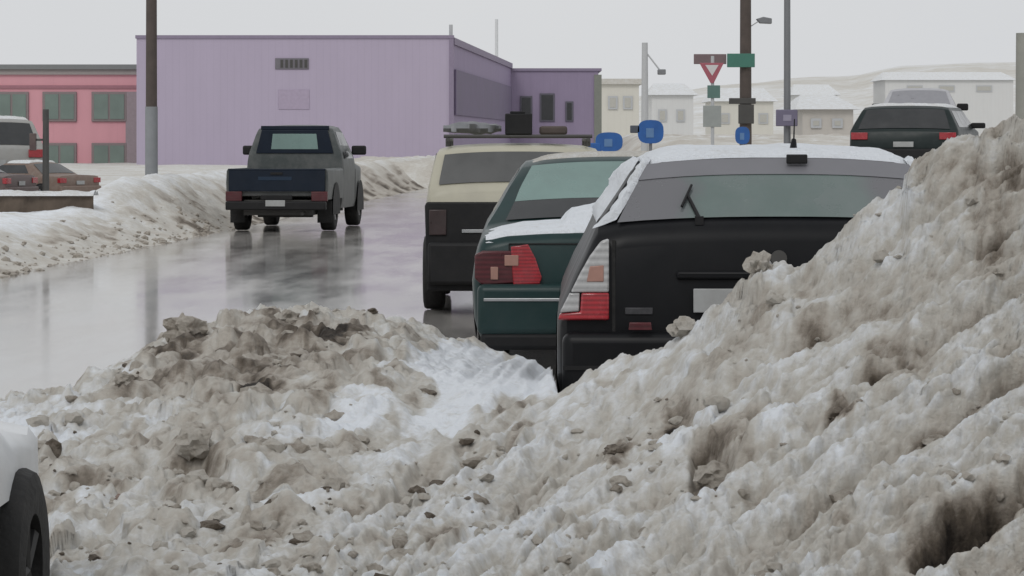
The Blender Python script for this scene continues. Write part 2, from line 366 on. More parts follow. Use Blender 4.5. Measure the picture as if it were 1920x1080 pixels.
# snow packed along the pillars each side of the glass
for g in (-1, 1):
    V = []; n = 24; q = 6
    for j in range(n+1):
        y = .085+.39*j/n; z = interp(Z1, y); hw = h.half(z, y)
        wdt = .085 + .03*math.sin(j*1.3)*(.4)+.05*max(0, 1-j/5)
        for i in range(q+1):
            t = i/q; x = hw*(.925)+ (hw*.075+.012)*t + (wdt-.07)*(t)*.6
            e = math.sin(math.pi*min(1, max(0, t)))*min(1, j/2, (n-j)/1.5+.3)
            V.append((g*x, y-.02*e, h.top(min(hw, x), y)-.012*t*3+.012+.03*e*(0.6+.8*float(vn(j*.6, i*.7, 3)))))
    mk('pillar_snow', V, [(j*(q+1)+i, j*(q+1)+i+1, (j+1)*(q+1)+i+1, (j+1)*(q+1)+i) for j in range(n) for i in range(q)], M['fresh'], car, True, 70)
for g in (-1, 1):      # snow stuck to the side glass
    V = []; na, nb = 26, 8
    for j in range(nb+1):
        for i in range(na+1):
            z = 1.10+.31*j/nb; y = .50+1.9*i/na; y = max(y, .10+(z-1.10)*1.2)
            e = math.sqrt(min(1, min(i, na-i)/2)*min(1, min(j, nb-j)/1.5))
            V.append((g*(h.half(z, y)-.004+e*(.015+.05*float(vn(i*.6, j*.8, 44)))), y, z))
    mk('side_window_snow', V, [(j*(na+1)+i, j*(na+1)+i+1, (j+1)*(na+1)+i+1, (j+1)*(na+1)+i) for j in range(nb) for i in range(na)], M['fresh'], car, True, 80)
h.patch('tinted_band', M['bandgrey'], car, .30, .388, .945, .95, .014)
x_ = (1503-1468)/400
bl = box('brake_light', M['plastic'], car, x_-.05, x_+.05, .315, .345, 1.385, 1.43, .006)
b = MB(); b.tube((x_, .60, 1.43), (x_, .55, 1.50), .022, .012, 8); b.tube((x_, .55, 1.49), (x_, .50, 1.60), .004, .003, 6); b.build('antenna', M['plastic'], car)
b = MB(); b.box(-.41,-.37,.03,.09,1.10,1.14); b.tube((-.39,.06,1.13),(-.44,.17,1.235),.010,.008,8); b.tube((-.47,.11,1.185),(-.42,.22,1.285),.007,.006,8); b.build('headrest_wiper', M['plastic'], car)  # wiper added for the dark headrest shape behind the glass
def X1(px): return (px-1468)/400
def ZZ1(py): return 1.5-(py-262)/400
for g in (-1, 1):
    def pl(pts): return [(-g*X1(a), ZZ1(b_)) for a, b_ in pts]
    lamp = prism('tail_lamp', M['clear'], car, pl([(1142,447),(1127,452),(1106,480),(1088,512),(1070,548),(1142,548)]), -.035, .16, .01)
    prism('red_lens', M['red'], lamp, pl([(1142,549),(1090,549),(1088,585),(1050,588),(1046,600),(1142,600)]), -.036, .16, .008)
    prism('clear_lens', M['clear'], lamp, pl([(1087,549),(1068,550),(1050,586),(1086,584)]), -.030, .15, .006)
    prism('turn_lens', M['amber'], lamp, pl([(1132,497),(1106,499),(1100,528),(1132,528)]), -.040, -.02, .004)
b = MB()   # tailgate seams and handle recess
b.box(-.80,-.785,-.004,.01,.50,1.03); b.box(.785,.80,-.004,.01,.50,1.03); b.box(-.79,.79,-.004,.01,.497,.51)
b.build('tailgate_seam', M['rubber'], car)
box('tailgate_trim', M['black'], car, -.50, .50, -.026, .0, .845, .885, .012)
b = MB(); b.tube((-.02,-.012,.945),(-.02,-.026,.945),.038,n=20); b.build('emblem', M['dark'], car, smooth=True)
b = MB(); b.box(-1.03,1.03,-.092,-.08,.425,.445); b.build('bumper_strip', M['plastic'], car)
b = MB(); b.tube((-.62,-.09,.27),(-.62,.25,.28),.035,n=14); b.build('exhaust_pipe', M['dark'], car, smooth=True)
plate(car, X1(1300), X1(1428), -.014, ZZ1(586), ZZ1(541))
box('badge', mat('dull_badge', (.06,.06,.065), .4, metal=.4, var=.5, scale=60), car, X1(1172), X1(1224), -.008, 0, ZZ1(590), ZZ1(577), .003)
prism('reflector', M['redd'], car, [(X1(1178),ZZ1(617)),(X1(1222),ZZ1(617)),(X1(1220),ZZ1(603)),(X1(1180),ZZ1(603))], -.095, -.07, .003)
b = MB(); b.box(-1.035,1.035,-.085,.12,.26,.60); b.build('rear_bumper', M['black'], car, bevel=.05, seg=4)
for g in (-1, 1):
    for y in (.75, 3.3): arch(h, car, g, y); wheel(car, g*.96, y)
    h.side('side_window', M['glassd'], car, g, [(.55,1.13),(2.6,1.13),(2.15,1.36),(.75,1.37)])
    h.side('door_seam', M['rubber'], car, g, [(1.85,.4),(1.865,.4),(1.865,1.1),(1.85,1.1)], .003)
b = MB(); b.box(.86,1.08,2.5,2.59,1.05,1.19); b.build('wing_mirror', M['black'], car, bevel=.03)
h.patch('windscreen', M['glassd'], car, 2.32, 3.05, .93, .93)

# ---- dark green sedan in front of it
Y2 = 20.0; CX2 = PX(886, Y2)+1.03
car = empty('sedan', (CX2, Y2, 0), 0, 'dark green sedan with snow on its boot lid, just left of the black hatchback', 'car', 'cars parked nose to tail on the right')
W2 = [(.2,.96),(.35,1.02),(.62,1.035),(.80,1.01),(.95,.95),(1.0,.91),(1.2,.80),(1.40,.66),(1.5,.6)]
Z2 = [(0,.86),(.03,.915),(.08,.935),(.95,.965),(1.05,.985),(1.62,1.36),(1.78,1.395),(2.6,1.40),(3.0,1.33),(3.55,1.0),(3.7,.95),(4.3,.82),(4.45,.6)]
h = Shape(4.45, Z2, W2, .22)
h.body(M['green'], car)
h.patch('rear_window', M['glassg'], car, 1.24, 1.60, .90, .93, .010)
h.patch('dark_reflection_band', M['glassd'], car, 1.055, 1.235, .90, .90, .012)  # dark strip paints the black reflection low on the rear glass
def X2(px): return (px-960)/300-CX2
def ZZ2(py): return 1.5-(py-262)/300
h.snow(M['fresh'], car, .02, .90, .98, .035, 5, 'boot_snow')
b = MB(); b.box(-.80,.80,-.006,.01,.845,.853); b.box(-.805,-.797,-.006,.01,.62,.85); b.box(.797,.805,-.006,.01,.62,.85); b.build('boot_seam', M['rubber'], car)
b = MB(); b.tube((.0,-.01,.80),(.0,-.018,.80),.016,n=12); b.build('boot_lock', M['chrome'], car)
# heap of snow on the right of the boot lid and up the pillar
V = []; n = 16
for j in range(n+1):
    for i in range(n+1):
        u = i/n; v = j/n; xa = X2(1030)+u*.62; ya = .15+v*.80
        ridge = float(sm(0, .3, u)*sm(1, .8, u)*sm(0, .15, v)*sm(1, .8, v))
        zt = h.top(min(xa, .6), ya) if ya < 1.78 else 1.38
        V.append((xa, ya, zt-.02+ridge*(.07+.13*u+.05*float(fbm(u*5, v*5, 8)))))
mk('heaped_snow', V, [(j*(n+1)+i, j*(n+1)+i+1, (j+1)*(n+1)+i+1, (j+1)*(n+1)+i) for j in range(n) for i in range(n)], M['fresh'], car, True, 70)
h.snow(M['capd'], car, 1.72, 2.75, .95, .03, 6)
for g in (-1, 1):
    def pl(pts): return [(-g*X2(a), ZZ2(b_)) for a, b_ in pts]
    lamp = prism('tail_lamp', M['redd'], car, pl([(890,478),(905,470),(968,470),(968,531),(905,535),(890,522)]), -.03, .14, .01)
    prism('red_lens', M['red'], lamp, pl([(958,462),(990,458),(1004,484),(1016,520),(1012,532),(962,533)]), -.036, .1, .006)
    prism('clear_lens', M['amber'], lamp, pl([(920,500),(934,500),(934,524),(920,524)]), -.040, -.028, .003)
    prism('clear_lens', M['amber'], lamp, pl([(946,478),(972,478),(972,498),(946,498)]), -.043, -.028, .003)
b = MB(); b.box(-1.0,1.0,-.10,.10,.28,.60); b.build('rear_bumper', M['green'], car, bevel=.045, seg=4)
b = MB(); b.box(-.96,.96,-.108,-.09,.495,.515); b.build('bumper_trim', M['chrome'], car, bevel=.004)
b = MB(); b.box(-.98,.98,-.09,.1,.19,.30); b.build('bumper_valance', M['plastic'], car, bevel=.03)
plate(car, -.16, .16, -.012, .66, .80)
for g in (-1, 1):
    for y in (.85, 3.55): arch(h, car, g, y); wheel(car, g*.90, y)
    h.side('side_window', M['glassd'], car, g, [(1.45,1.0),(3.25,1.0),(2.75,1.3),(1.75,1.3)])
h.patch('windscreen', M['glassd'], car, 2.95, 3.5, .92, .92)

# ---- beige wagon with a loaded roof rack
Y3 = 27.5; CX3 = PX(797, Y3)+.80
car = empty('wagon', (CX3, Y3, 0), 0, 'beige wagon with a black lower half, carrying a loaded roof rack', 'car', 'cars parked nose to tail on the right'); car.scale = (.88, 1, 1)
W3 = [(.2,.86),(.35,.90),(.95,.905),(1.1,.88),(1.40,.80),(1.6,.76)]
Z3 = [(0,1.05),(.03,1.10),(.06,1.13),(.22,1.40),(.30,1.445),(1.0,1.47),(2.6,1.46),(3.4,1.05),(3.6,.98),(4.3,.88),(4.45,.6)]
h = Shape(4.45, Z3, W3, .45)
h.body(M['beige'], car)
h.patch('rear_window', M['hazeglass'], car, .062, .215, .90, .90, .012)
b = MB(); b.prism([(-.89,.20),(.89,.20),(.912,.93),(.895,.965),(-.895,.965),(-.912,.93)], -.02, 4.2); b.build('lower_cladding', M['plastic'], car, bevel=.015)
b = MB(); b.box(-.88,.88,-.13,.0,.26,.62); b.build('rear_bumper', M['plastic'], car, bevel=.03)
box('tailgate_trim', M['chrome'], car, -.55, .55, -.032, -.02, .70, .73, .003)
for g in (-1, 1):
    prism('tail_lamp', M['smoke'], car, [(g*.87,.68),(g*.87,.90),(g*.70,.90),(g*.70,.68)], -.04, -.015, .008)
    for y in (.8, 3.5): wheel(car, g*.84, y, .33, .22)
    h.side('side_window', M['glassd'], car, g, [(.35,1.08),(3.1,1.08),(2.65,1.38),(.4,1.38)])
plate(car, -.17, .15, -.034, .76, .88)
h.patch('windscreen', M['glassd'], car, 2.7, 3.35, .93, .93)
b = MB()
for g in (-1, 1):
    b.tube((g*.70,.35,1.50),(g*.70,2.4,1.50),.018)
    for y in (.45,1.4,2.3): b.tube((g*.70,y,1.44),(g*.70,y,1.51),.02)
for y in (.55,1.4,2.2): b.tube((-.74,y,1.53),(.74,y,1.53),.016)
b.build('roof_rack', M['dark'], car, smooth=True)
def X3(px): return (px-960)/218.
Yr = Y3+.55
def PXX(px): return PX(px, Yr)
b = MB(); b.box(PXX(947),PXX(998),Yr-.02,Yr+.45,1.545,1.73); b.box(PXX(956),PXX(985),Yr,Yr+.35,1.73,1.75)
tag(b.build('crate', M['plastic'], bevel=.015), 'black crate standing upright on the roof rack of the beige wagon', 'crate')
b = MB(); b.box(PXX(1012),PXX(1064),Yr+.05,Yr+.5,1.545,1.62)
tag(b.build('case', M['wood'], bevel=.02), 'low dark case lying beside the black crate on the roof rack', 'case')
# bundle of gear: lumpy
V = []; n = 22; q = 10
for i in range(n+1):
    for k in range(q):
        t = 2*math.pi*k/q; u = i/n; r = .055*(math.sin(math.pi*min(max(u,.03),.97))**.35)*(.75+.6*float(vn(i*.5, k*.8, 4)))
        V.append((PXX(830)+u*(PXX(940)-PXX(830)), Yr+.25+math.cos(t)*r*2.2, 1.60+math.sin(t)*r))
tag(mk('gear_bundle', V, [(i*q+k, i*q+(k+1)%q, (i+1)*q+(k+1)%q, (i+1)*q+k) for i in range(n) for k in range(q)]+[tuple(range(q)), tuple(n*q+k for k in range(q))], M['steel'], smooth=True), 'lumpy grey bundle tied along the left of the wagon roof rack', 'bundle')

# ---- pickup truck driving away
Y4 = 52.0
t4 = empty('pickup_truck', (PX(519, Y4), Y4, 0), -math.radians(4.6), 'silver pickup truck with a dark tailgate driving away along the wet street', 'pickup truck')
Wb = [(.3,.74),(.45,.81),(.95,.83),(1.1,.80)]
# bed: two sides, floor, tailgate
b = MB()
for g in (-1, 1):
    b.prism([(g*.83,.52),(g*.84,.80),(g*.83,1.0),(g*.80,1.03),(g*.72,1.03),(g*.72,.52)], .03, 1.95)
b.box(-.72,.72,.05,1.95,.58,.66); b.build('cargo_bed', M['silver'], t4, bevel=.015)
b = MB(); b.box(-.79,.79,-.03,.03,.66,1.02); b.box(-.80,.80,-.035,.035,1.0,1.03); b.build('tailgate', M['navy'], t4, bevel=.012)
box('tailgate_handle', M['plastic'], t4, -.10, .10, -.045, -.031, .93, .97, .004)
box('tailgate_stripe', mat('blue_grey_stripe', (.02,.035,.06), .5, spec=.2), t4, -.30, .25, -.036, -.031, .84, .90, .003)
for g in (-1, 1):
    prism('tail_lamp', M['redd'], t4, [(g*.835,.50),(g*.835,.66),(g*(.83-.26),.66),(g*(.83-.26),.50)], -.04, .02, .008)
b = MB(); b.box(-.82,.82,-.16,-.02,.36,.50); b.build('rear_bumper', M['plastic'], t4, bevel=.02)
plate(t4, -.16, .16, -.162, .52-.1, .60-.08, False)
cab = Shape(1.55, [(0,1.30),(.04,1.66),(.12,1.73),(.9,1.755),(1.1,1.70),(1.55,1.15)], [(.3,.78),(.45,.82),(1.05,.83),(1.25,.80),(1.70,.63),(1.9,.6)], .35, .03)
cab.tp = [(0,.98),(.08,1),(1.5,1),(1.55,.99)]
ce = empty('cab', (0,0,0)); COL.objects.unlink(ce); 
o = cab.body(M['silver'], t4, 'cab'); o.location = (0,1.98,0)
rw = prism('rear_window', M['navy'], t4, [(-.66,1.27),(.66,1.27),(.56,1.665),(-.56,1.665)], 1.955, 1.99, .01)
prism('pane', M['glassg'], rw, [(-.40,1.34),(.40,1.34),(.37,1.60),(-.37,1.60)], 1.948, 1.954, .003)
b = MB(); b.box(-.26,.26,-.06,-.03,.52,.60); b.build('hitch', M['plastic'], t4, bevel=.01)
b = MB(); b.tube((0,.55,.48),(0,.56,.28),.30,n=22); b.build('spare_wheel', M['rubber'], t4)
box('roof_edge', M['navy'], t4, -.58, .58, 1.99, 2.05, 1.665, 1.735, .01)
for g in (-1, 1):
    V = [(g*(cab.half(z, .5)+.008), 1.98+y, z) for y, z in [(.2,1.18),(1.3,1.18),(1.05,1.62),(.22,1.64)]]
    mk('side_window', V, [(0,1,2,3)], M['glassd'], t4)
    b = MB(); b.box(min(g*.82,g*1.07), max(g*.82,g*1.07), 3.05, 3.15, 1.24, 1.40); b.build('wing_mirror', M['plastic'], t4, bevel=.03)
nose = Shape(1.3, [(0,1.16),(.9,1.08),(1.15,1.0),(1.3,.8)], [(.3,.78),(.5,.83),(1.0,.83),(1.2,.76)], .35)
nose.tp = [(0,1),(.9,.97),(1.3,.85)]
o = nose.body(M['silver'], t4, 'bonnet'); o.location = (0,3.53,0)
for g in (-1, 1):
    for y in (.95, 4.05):
        wheel(t4, g*.72, y, .36, .24)
        V = [(g*.852, y+math.cos(a)*.44, .36+math.sin(a)*.44) for a in np.linspace(-.2, math.pi+.2, 16)]
        mk('wheel_arch', V, [tuple(range(16))], M['plastic'], t4)
    box('mud_flap', M['rubber'], t4, min(g*.60,g*.84), max(g*.60,g*.84), .45, .47, .14, .50, .004)
b = MB(); b.tube((-.6,.95,.33),(.6,.95,.33),.05); b.tube((0,.95,.33),(0,.95,.33001),.13) if False else None
b.box(-.45,.45,.85,1.05,.22,.46); b.tube((.42,-.05,.30),(.42,1.6,.34),.03); b.build('rear_axle', M['dark'], t4, smooth=True)
b = MB(); b.box(-.56,.56,.1,3.9,.27,.52); b.build('chassis', M['dark'], t4)
bpy.data.objects.remove(ce)
b = MB(); b.box(-.5,-.1,.9,1.4,.66,.82); b.box(.0,.5,1.2,1.8,.66,.95)

# ---- generic smaller cars in the background
def bgcar(name, label, loc, rz, paint, sc=(1,1,1), suv=True, group=None, snow=True, glass='glassd', rack=False):
    t = empty(name, loc, rz, label, 'car', group); t.scale = sc
    if suv:
        z = [(0,.98),(.04,1.04),(.08,1.06),(.34,1.56),(.45,1.62),(2.6,1.63),(3.4,1.12),(4.2,1.0),(4.4,.7)]
        w = [(.25,.88),(.5,.92),(1.0,.91),(1.1,.88),(1.6,.70)]; g0, g1 = .085, .33
    else:
        z = [(0,.85),(.05,.94),(.8,.97),(.9,.99),(1.45,1.34),(1.6,1.38),(2.6,1.38),(3.3,.98),(4.2,.84),(4.35,.6)]
        w = [(.2,.84),(.5,.88),(.9,.86),(1.3,.64),(1.5,.6)]; g0, g1 = .93, 1.43
    s = Shape(4.4 if suv else 4.35, z, w, .28)
    s.body(paint, t); s.patch('rear_window', M[glass], t, g0, g1, .87, .9, .012)
    s.patch('windscreen', M['glassd'], t, 2.66 if suv else 2.65, 3.35 if suv else 3.25, .9, .9, .012)
    if snow: s.snow(M['cap'], t, .5 if suv else 1.6, 2.6, .95, .07, 9)
    for g in (-1, 1):
        lz = .80 if suv else .68
        prism('tail_lamp', M['red'], t, [(g*.88,lz),(g*.88,lz+.17),(g*.60,lz+.17),(g*.60,lz)], -.03, .10, .01)
        for y in (.8, 3.45): arch(s, t, g, y); wheel(t, g*.80, y)
        s.side('side_window', M['glassd'], t, g, [(.5 if suv else 1.4,1.1 if suv else 1.0),(3.1,1.1 if suv else 1.0),(2.7,1.5 if suv else 1.28),(.6 if suv else 1.7,1.5 if suv else 1.28)])
    b = MB(); b.box(-.86,.86,-.09,.08,.32,.58); b.build('rear_bumper', M['plastic'] if suv else paint, t, bevel=.04)
    plate(t, -.17, .17, -.02, .62, .75, False)
    mirrors(s, t, 2.9, 1.08 if suv else .95, M['plastic'])
    if rack:
        b = MB()
        for g in (-1, 1): b.tube((g*.55,.6,1.66),(g*.55,2.5,1.66),.02)
        for y in (.8,1.6,2.3): b.tube((-.6,y,1.69),(.6,y,1.69),.018)
        b.build('roof_rack', M['dark'], t)
    return t
YS = 60.0
M['dkg'] = mat('charcoal_green_paint', (.010,.018,.018), .35, var=.3, dirt=.12, dirtcol=(.08,.08,.08), spec=.25)
bgcar('dark_suv', 'dark green sport utility car with red tail lamps, standing uphill beyond the black hatchback', (PX(1694, YS), YS, .88), -math.radians(14), M['dkg'], (1.12,1,.78), True, 'cars standing on the slope at the upper right')
bgcar('silver_car', 'pale silver car behind the dark green sport utility car, only its roof showing over it', (PX(1722, 78), 78, 1.02), -math.radians(8), mat('pale_silver_paint', (.42,.42,.44), .5), (1.15,1,1.28), False, 'cars standing on the slope at the upper right', snow=False, glass='paleglass')
# left: cars in the lot before the pink building
bgcar('white_van', 'pale grey car cut off by the left frame edge, parked before the pink building', (PX(-5, 62), 62, .42), math.radians(14), mat('pale_grey_paint', (.30,.30,.29), .5, dirt=.6), (1.0,1,.92), True, 'cars parked before the pink building')
bgcar('orange_car', 'low rusty orange car half hidden by the snow hump, parked before the pink building', (PX(150, 60), 60, .32), math.radians(60), M['rust'], (.7,.55,.55), False, 'cars parked before the pink building')
bgcar('maroon_car', 'dark maroon car just behind the stone wall, left of the thin dark post', (PX(40, 58), 58, .30), math.radians(75), M['maroon'], (.8,.6,.6), False, 'cars parked before the pink building', snow=True)
# ---- white car at the lower left edge, its rear wheel in view
Y5 = 9.0
t5 = empty('white_car', (PX(50, Y5)-.92, Y5+.36, .02), math.pi, 'white car at the lower left corner, only a front wheel and wing in view', 'car')
s = Shape(4.3, [(0,.66),(.05,.70),(.10,.715),(.2,.70),(.55,.74),(.8,.86),(1.1,1.0),(1.6,1.38),(2.6,1.40),(3.3,.98),(4.2,.84),(4.3,.6)], [(.2,.90),(.45,.92),(.62,.915),(.70,.87),(1.0,.8),(1.3,.64),(1.5,.6)], .50, .05)
s.body(M['white'], t5)
for g in (-1, 1):
    wheel(t5, g*.845, .48, .285, .25); wheel(t5, g*.82, 3.4, .31, .2); 
    V = MB(); V.prism([(g*.90,.40),(g*.90,.50),(g*.5,.50),(g*.5,.40)], .05, .95); V.build('wheel_arch', M['plastic'], t5, bevel=.02)
    pass
    s.side('side_window', M['glassd'], t5, g, [(1.4,1.0),(3.1,1.0),(2.6,1.28),(1.7,1.28)])
    prism('headlight', M['clear'], t5, [(g*.80,.54),(g*.80,.63),(g*.55,.63),(g*.55,.54)], -.02, .02)
s.patch('windscreen', M['glassd'], t5, 1.15, 1.58, .9, .9)
b = MB(); b.box(-.80,.70,-.08,.1,.3,.5); b.build('front_bumper', M['white'], t5, bevel=.04)
b = MB(); b.box(-.88,.88,.02,.10,.42,.52); b.build('inner_wing', M['plastic'], t5)
for c in t5.children:
    if c.name.startswith('wheel') and 'arch' not in c.name:
        for r_ in c.children: r_.data.materials[0] = M['rimdark']

# ------------------------------------------------------------------ ground, road
def sheet(name, m, x0, x1, y0, y1, z, n=2):
    return tag(mk(name, [(x0,y0,z),(x1,y0,z),(x1,y1,z),(x0,y1,z)], [(0,1,2,3)], m), kind='structure')
def field(name, xs, ys, hf, m, df=None):
    X, Y = np.meshgrid(xs, ys); Z = hf(X, Y); nx = len(xs); ny = len(ys)
    return gridmesh(name, X, Y, Z, df(X, Y, Z) if df else np.full(X.shape, .3), m)
def gridmesh(name, X, Y, Z, D, m):
    ny, nx = X.shape
    me = bpy.data.meshes.new(name)
    co = np.stack([X, Y, Z], -1).reshape(-1, 3)
    i = np.arange((ny-1)*(nx-1)); r = i//(nx-1); c = i % (nx-1); a = r*nx+c
    q = np.stack([a, a+1, a+nx+1, a+nx], -1)
    me.vertices.add(len(co)); me.vertices.foreach_set('co', co.ravel())
    me.loops.add(q.size); me.loops.foreach_set('vertex_index', q.ravel())
    me.polygons.add(len(q)); me.polygons.foreach_set('loop_start', np.arange(0, q.size, 4)); 
    try: me.polygons.foreach_set('loop_total', np.full(len(q), 4))
    except Exception: pass
    me.update(calc_edges=True)
    me.polygons.foreach_set('use_smooth', np.ones(len(q), bool))
    at = me.attributes.new('dirt', 'FLOAT', 'POINT'); at.data.foreach_set('value', D.ravel().astype(np.float32))
    me.materials.append(m)
    o = bpy.data.objects.new(name, me); COL.objects.link(o); return tag(o, kind='structure')
field('ground', np.linspace(-900, 900, 40), np.linspace(-60, 2500, 60), lambda X, Y: X*0-.06, M['snow_far'], lambda X, Y, Z: X*0+.22)
sheet('road', M['road'], -5.9, 3.2, 3, 118, 0)

# ---- foreground snow: heights along each view column so the crest follows the street edge and the parked cars
SIL = [(-3000,850,14),(-900,800,14.5),(0,765,15),(150,738,15.5),(225,690,16.5),(300,650,17.3),(345,622,17.6),(420,605,18),(540,590,18),(640,602,18.3),(760,612,18.6),(830,640,19),(900,650,19.2),(960,662,19.3),(1035,690,19.3),
       (1047,722,13.2),(1100,702,13),(1160,684,12.8),(1250,658,12.4),(1300,630,12.2),(1345,592,12),(1385,540,11.9),(1425,494,11.8),(1500,502,11.7),(1560,458,11.6),(1610,412,11.5),(1690,372,11.4),(1706,300,11.3),(1722,283,11.3),(1760,276,11.2),(1828,274,11.1),(1850,264,11),(1875,248,11),(1900,238,10.9),(1925,232,10.8),(2050,225,10.7),(2600,225,10.6),(3100,300,10.6),(4400,1150,10.6)]
sx = [a for a, _, _ in SIL]
def terr(PXs, Y):
    py = np.interp(PXs, sx, [b for _, b, _ in SIL]); yc = np.interp(PXs, sx, [c for _, _, c in SIL])
    zc = CH-(py-HZ)/F*yc
    pys = sum(np.interp(np.clip(PXs+o, 1047, 9e9), sx, [b for _, b, _ in SIL]) for o in np.linspace(-130, 130, 11))/11
    zcs = CH-(pys-HZ)/F*yc
    z0 = np.interp(PXs, [-900,0,500,1000,1500,1900,2600], [.12,.14,.20,.22,.22,.22,.22]); YN = 9.0
    s = np.clip((Y-YN)/(yc-YN), 0, 1); p = np.interp(PXs, [1046,1400,1900], [1.0,1.05,1.1])
    zcr = zcs+(zc-zcs)*np.clip(sm(.72, 1, s)+1-sm(1047, 1200, PXs), 0, 1)
    zb = np.interp(PXs, [-900,0,300,500,800,1000,1047], [.20,.24,.34,.40,.41,.45,.488])
    left = PXs < 1047; yb = 13.2
    z = z0+(np.where(left, zc, zcr)-z0)*s**p
    zl = np.where(Y < yb, z0+(zb-z0)*np.clip((Y-YN)/(yb-YN), 0, 1), zb+(zc-zb)*sm(0, 1, (Y-yb)/np.maximum(yc-yb, .1)))
    z = np.where(left, zl, z)
    z = z-.10*np.clip((YN-Y)/2, 0, 1)
    wd = np.interp(PXs, [0,600,1035,1048,1500,1900], [1.6,1.1,.8,.45,.45,.5])
    fall = np.exp(-(np.clip(Y-yc, 0, None)/wd)**2)
    z = np.where(Y > yc, (z+.10)*fall-.10, z)
    return z, yc
def patches(px, py, lst):
    d = np.zeros_like(px)
    for cx, cy, rx, ry, ang, amt in lst:
        a = math.radians(ang); u = (px-cx)*math.cos(a)-(py-cy)*math.sin(a); v = (px-cx)*math.sin(a)+(py-cy)*math.cos(a)
        wob = 1+.5*(fbm(px/40, py/40, 77, 3)-.5)*2
        r = np.sqrt((u/rx)**2+(v/ry)**2)*wob
        d += amt*(1-sm(.55, 1.15, r))
    return d
# x, y, radius along, radius across, tilt, amount  (where the photo shows bare dirt, hollows and clean snow)
DIRT = [(350,645,45,28,5,.30),(480,750,40,34,0,.40),(540,625,60,24,0,.28),(640,640,60,18,0,.25),(700,960,95,26,20,.22),(1335,870,60,66,0,.34),(1390,815,80,26,15,.25),(1270,802,30,20,0,.60),(1578,790,30,26,0,.45),
        (1150,868,38,18,30,.35),(1750,815,42,18,20,.28),(1820,985,150,42,38,.48),(1860,1000,90,20,38,.25),(365,885,75,32,0,.32),(370,940,75,14,0,.22),(180,918,80,16,0,.35),(480,1020,110,24,20,.28),(830,880,120,40,25,.16),
        (590,770,24,16,0,.3),(240,745,40,18,25,.32),(1770,335,75,50,0,.22),(1900,320,26,40,0,.22),(1400,560,55,55,30,.14),(980,810,40,18,30,.25),(1880,670,60,18,30,.25),(840,1020,45,20,30,.2),(75,835,14,12,0,.4),(130,1055,35,12,0,.3),
        (430,690,230,85,8,.20),(560,690,150,60,0,.10),(1690,700,90,20,15,.12),(970,560,10,10,0,0),(1600,900,320,200,20,.04)]
CLEAN = [(900,690,160,40,0,.42),(960,715,110,24,0,.3),(840,765,110,38,25,.34),(650,805,90,26,20,.30),(740,870,110,24,28,.14),(1130,650,10,10,0,0),(400,990,250,36,8,.08),(20,830,60,60,0,.2),(1060,760,150,30,28,.05),(1390,700,150,30,32,.07)]
cols = np.concatenate([np.arange(-3000, -760, 80), np.arange(-760, -40, 22), np.arange(-40, 1036, 4), np.array([1036,1039,1042,1045]), np.arange(1048, 1960, 4), np.arange(1960, 2600, 16), np.arange(2600, 4600, 40)]).astype(float)
rows = np.linspace(6.5, 8.6, 12); rows = np.concatenate([rows, 1/np.linspace(1/8.62, 1/11.2, 330)]); rows = np.concatenate([rows, 1/np.linspace(1/11.205, 1/22.5, 250)])
CP, RY = np.meshgrid(cols, rows)
Z, YC = terr(CP, RY)
X = (CP-960)/F*RY
PY = HZ+(CH-Z)*F/RY
below = 1-sm(0, .5, RY-YC)
bank = sm(650, 1080, CP+ (PY-700)*.9)                    # 0 = rubble mound by the road, 1 = scraped bank
ang = math.radians(33); U = CP*math.cos(ang)-PY*math.sin(ang); V_ = CP*math.sin(ang)+PY*math.cos(ang)
Vw = V_+18*(fbm(U/180, V_/180, 51, 2)-.5)
streak = fbm(U/420, Vw/34, 11, 4, .5)-.5
streak2 = fbm(U/70, Vw/11, 31, 3, .55)-.5
lump = fbm(X*3.2, RY*2.2, 5, 5, .55)-.5
lumpb = fbm(U/95, Vw/40, 5, 5, .55)-.5
fine = (fbm(X*16, RY*9, 9, 4, .6)-.5)*(1-bank)+(fbm(U/22, Vw/13, 9, 4, .6)-.5)*bank
rid = 1-np.abs(fbm(X*6, RY*3.6, 21, 4, .55)*2-1)*2.2
amp = .35+.65*below
wx = X+.10*(fbm(X*6, RY*4, 201, 3)-.5); wy = RY+.16*(fbm(X*5, RY*3.5, 211, 3)-.5)
c1, v1 = worley(wx*5.0, wy*2.6, 300); c2, v2 = worley(wx*12, wy*6.5, 310)
c3, v3 = worley(U/62, Vw/34, 320); c4, v4 = worley(U/26, Vw/16, 330)
dome = lambda c, r: np.clip(1-(c/r)**2, 0, 1)**.6
clodm = (dome(c1, .62)*(v1**1.5)*.085+dome(c2, .6)*v2**2*.035)*(1-bank)+(dome(c3, .6)*v3**2.5*.035+dome(c4, .6)*v4**2.5*.017)*bank
tone = ((v1-.5)*.20*(c1 < .55)+(v2-.5)*.12*(c2 < .5))*(1-bank)+((v3-.5)*.08*(c3 < .5)+(v4-.5)*.07*(c4 < .5))*bank+.16*sm(.55, .85, c2)*(1-bank)+.07*sm(.6, .9, c4)*bank
DISP = amp*(clodm*(1-np.clip(patches(CP, PY, CLEAN[:3])*4, 0, 1)*.8)+((.15*streak+.05*streak2)*bank + lump*.12*(1-bank)+lumpb*.07*bank + fine*.034 + (rid-.5)*.04*(1-bank)))
sl_ = np.clip(np.gradient(Z, axis=0)/np.gradient(RY, axis=0), -.2, 1.2)*below; nn_ = np.sqrt(1+sl_**2)
Z2_ = Z + DISP/nn_
X = X + 0; YD = RY - DISP*sl_/nn_
X = (CP-960)/F*YD
clean = np.clip(patches(CP, PY, CLEAN)*4, 0, 1)
Z2_ = Z2_*(1-clean*.0)+0
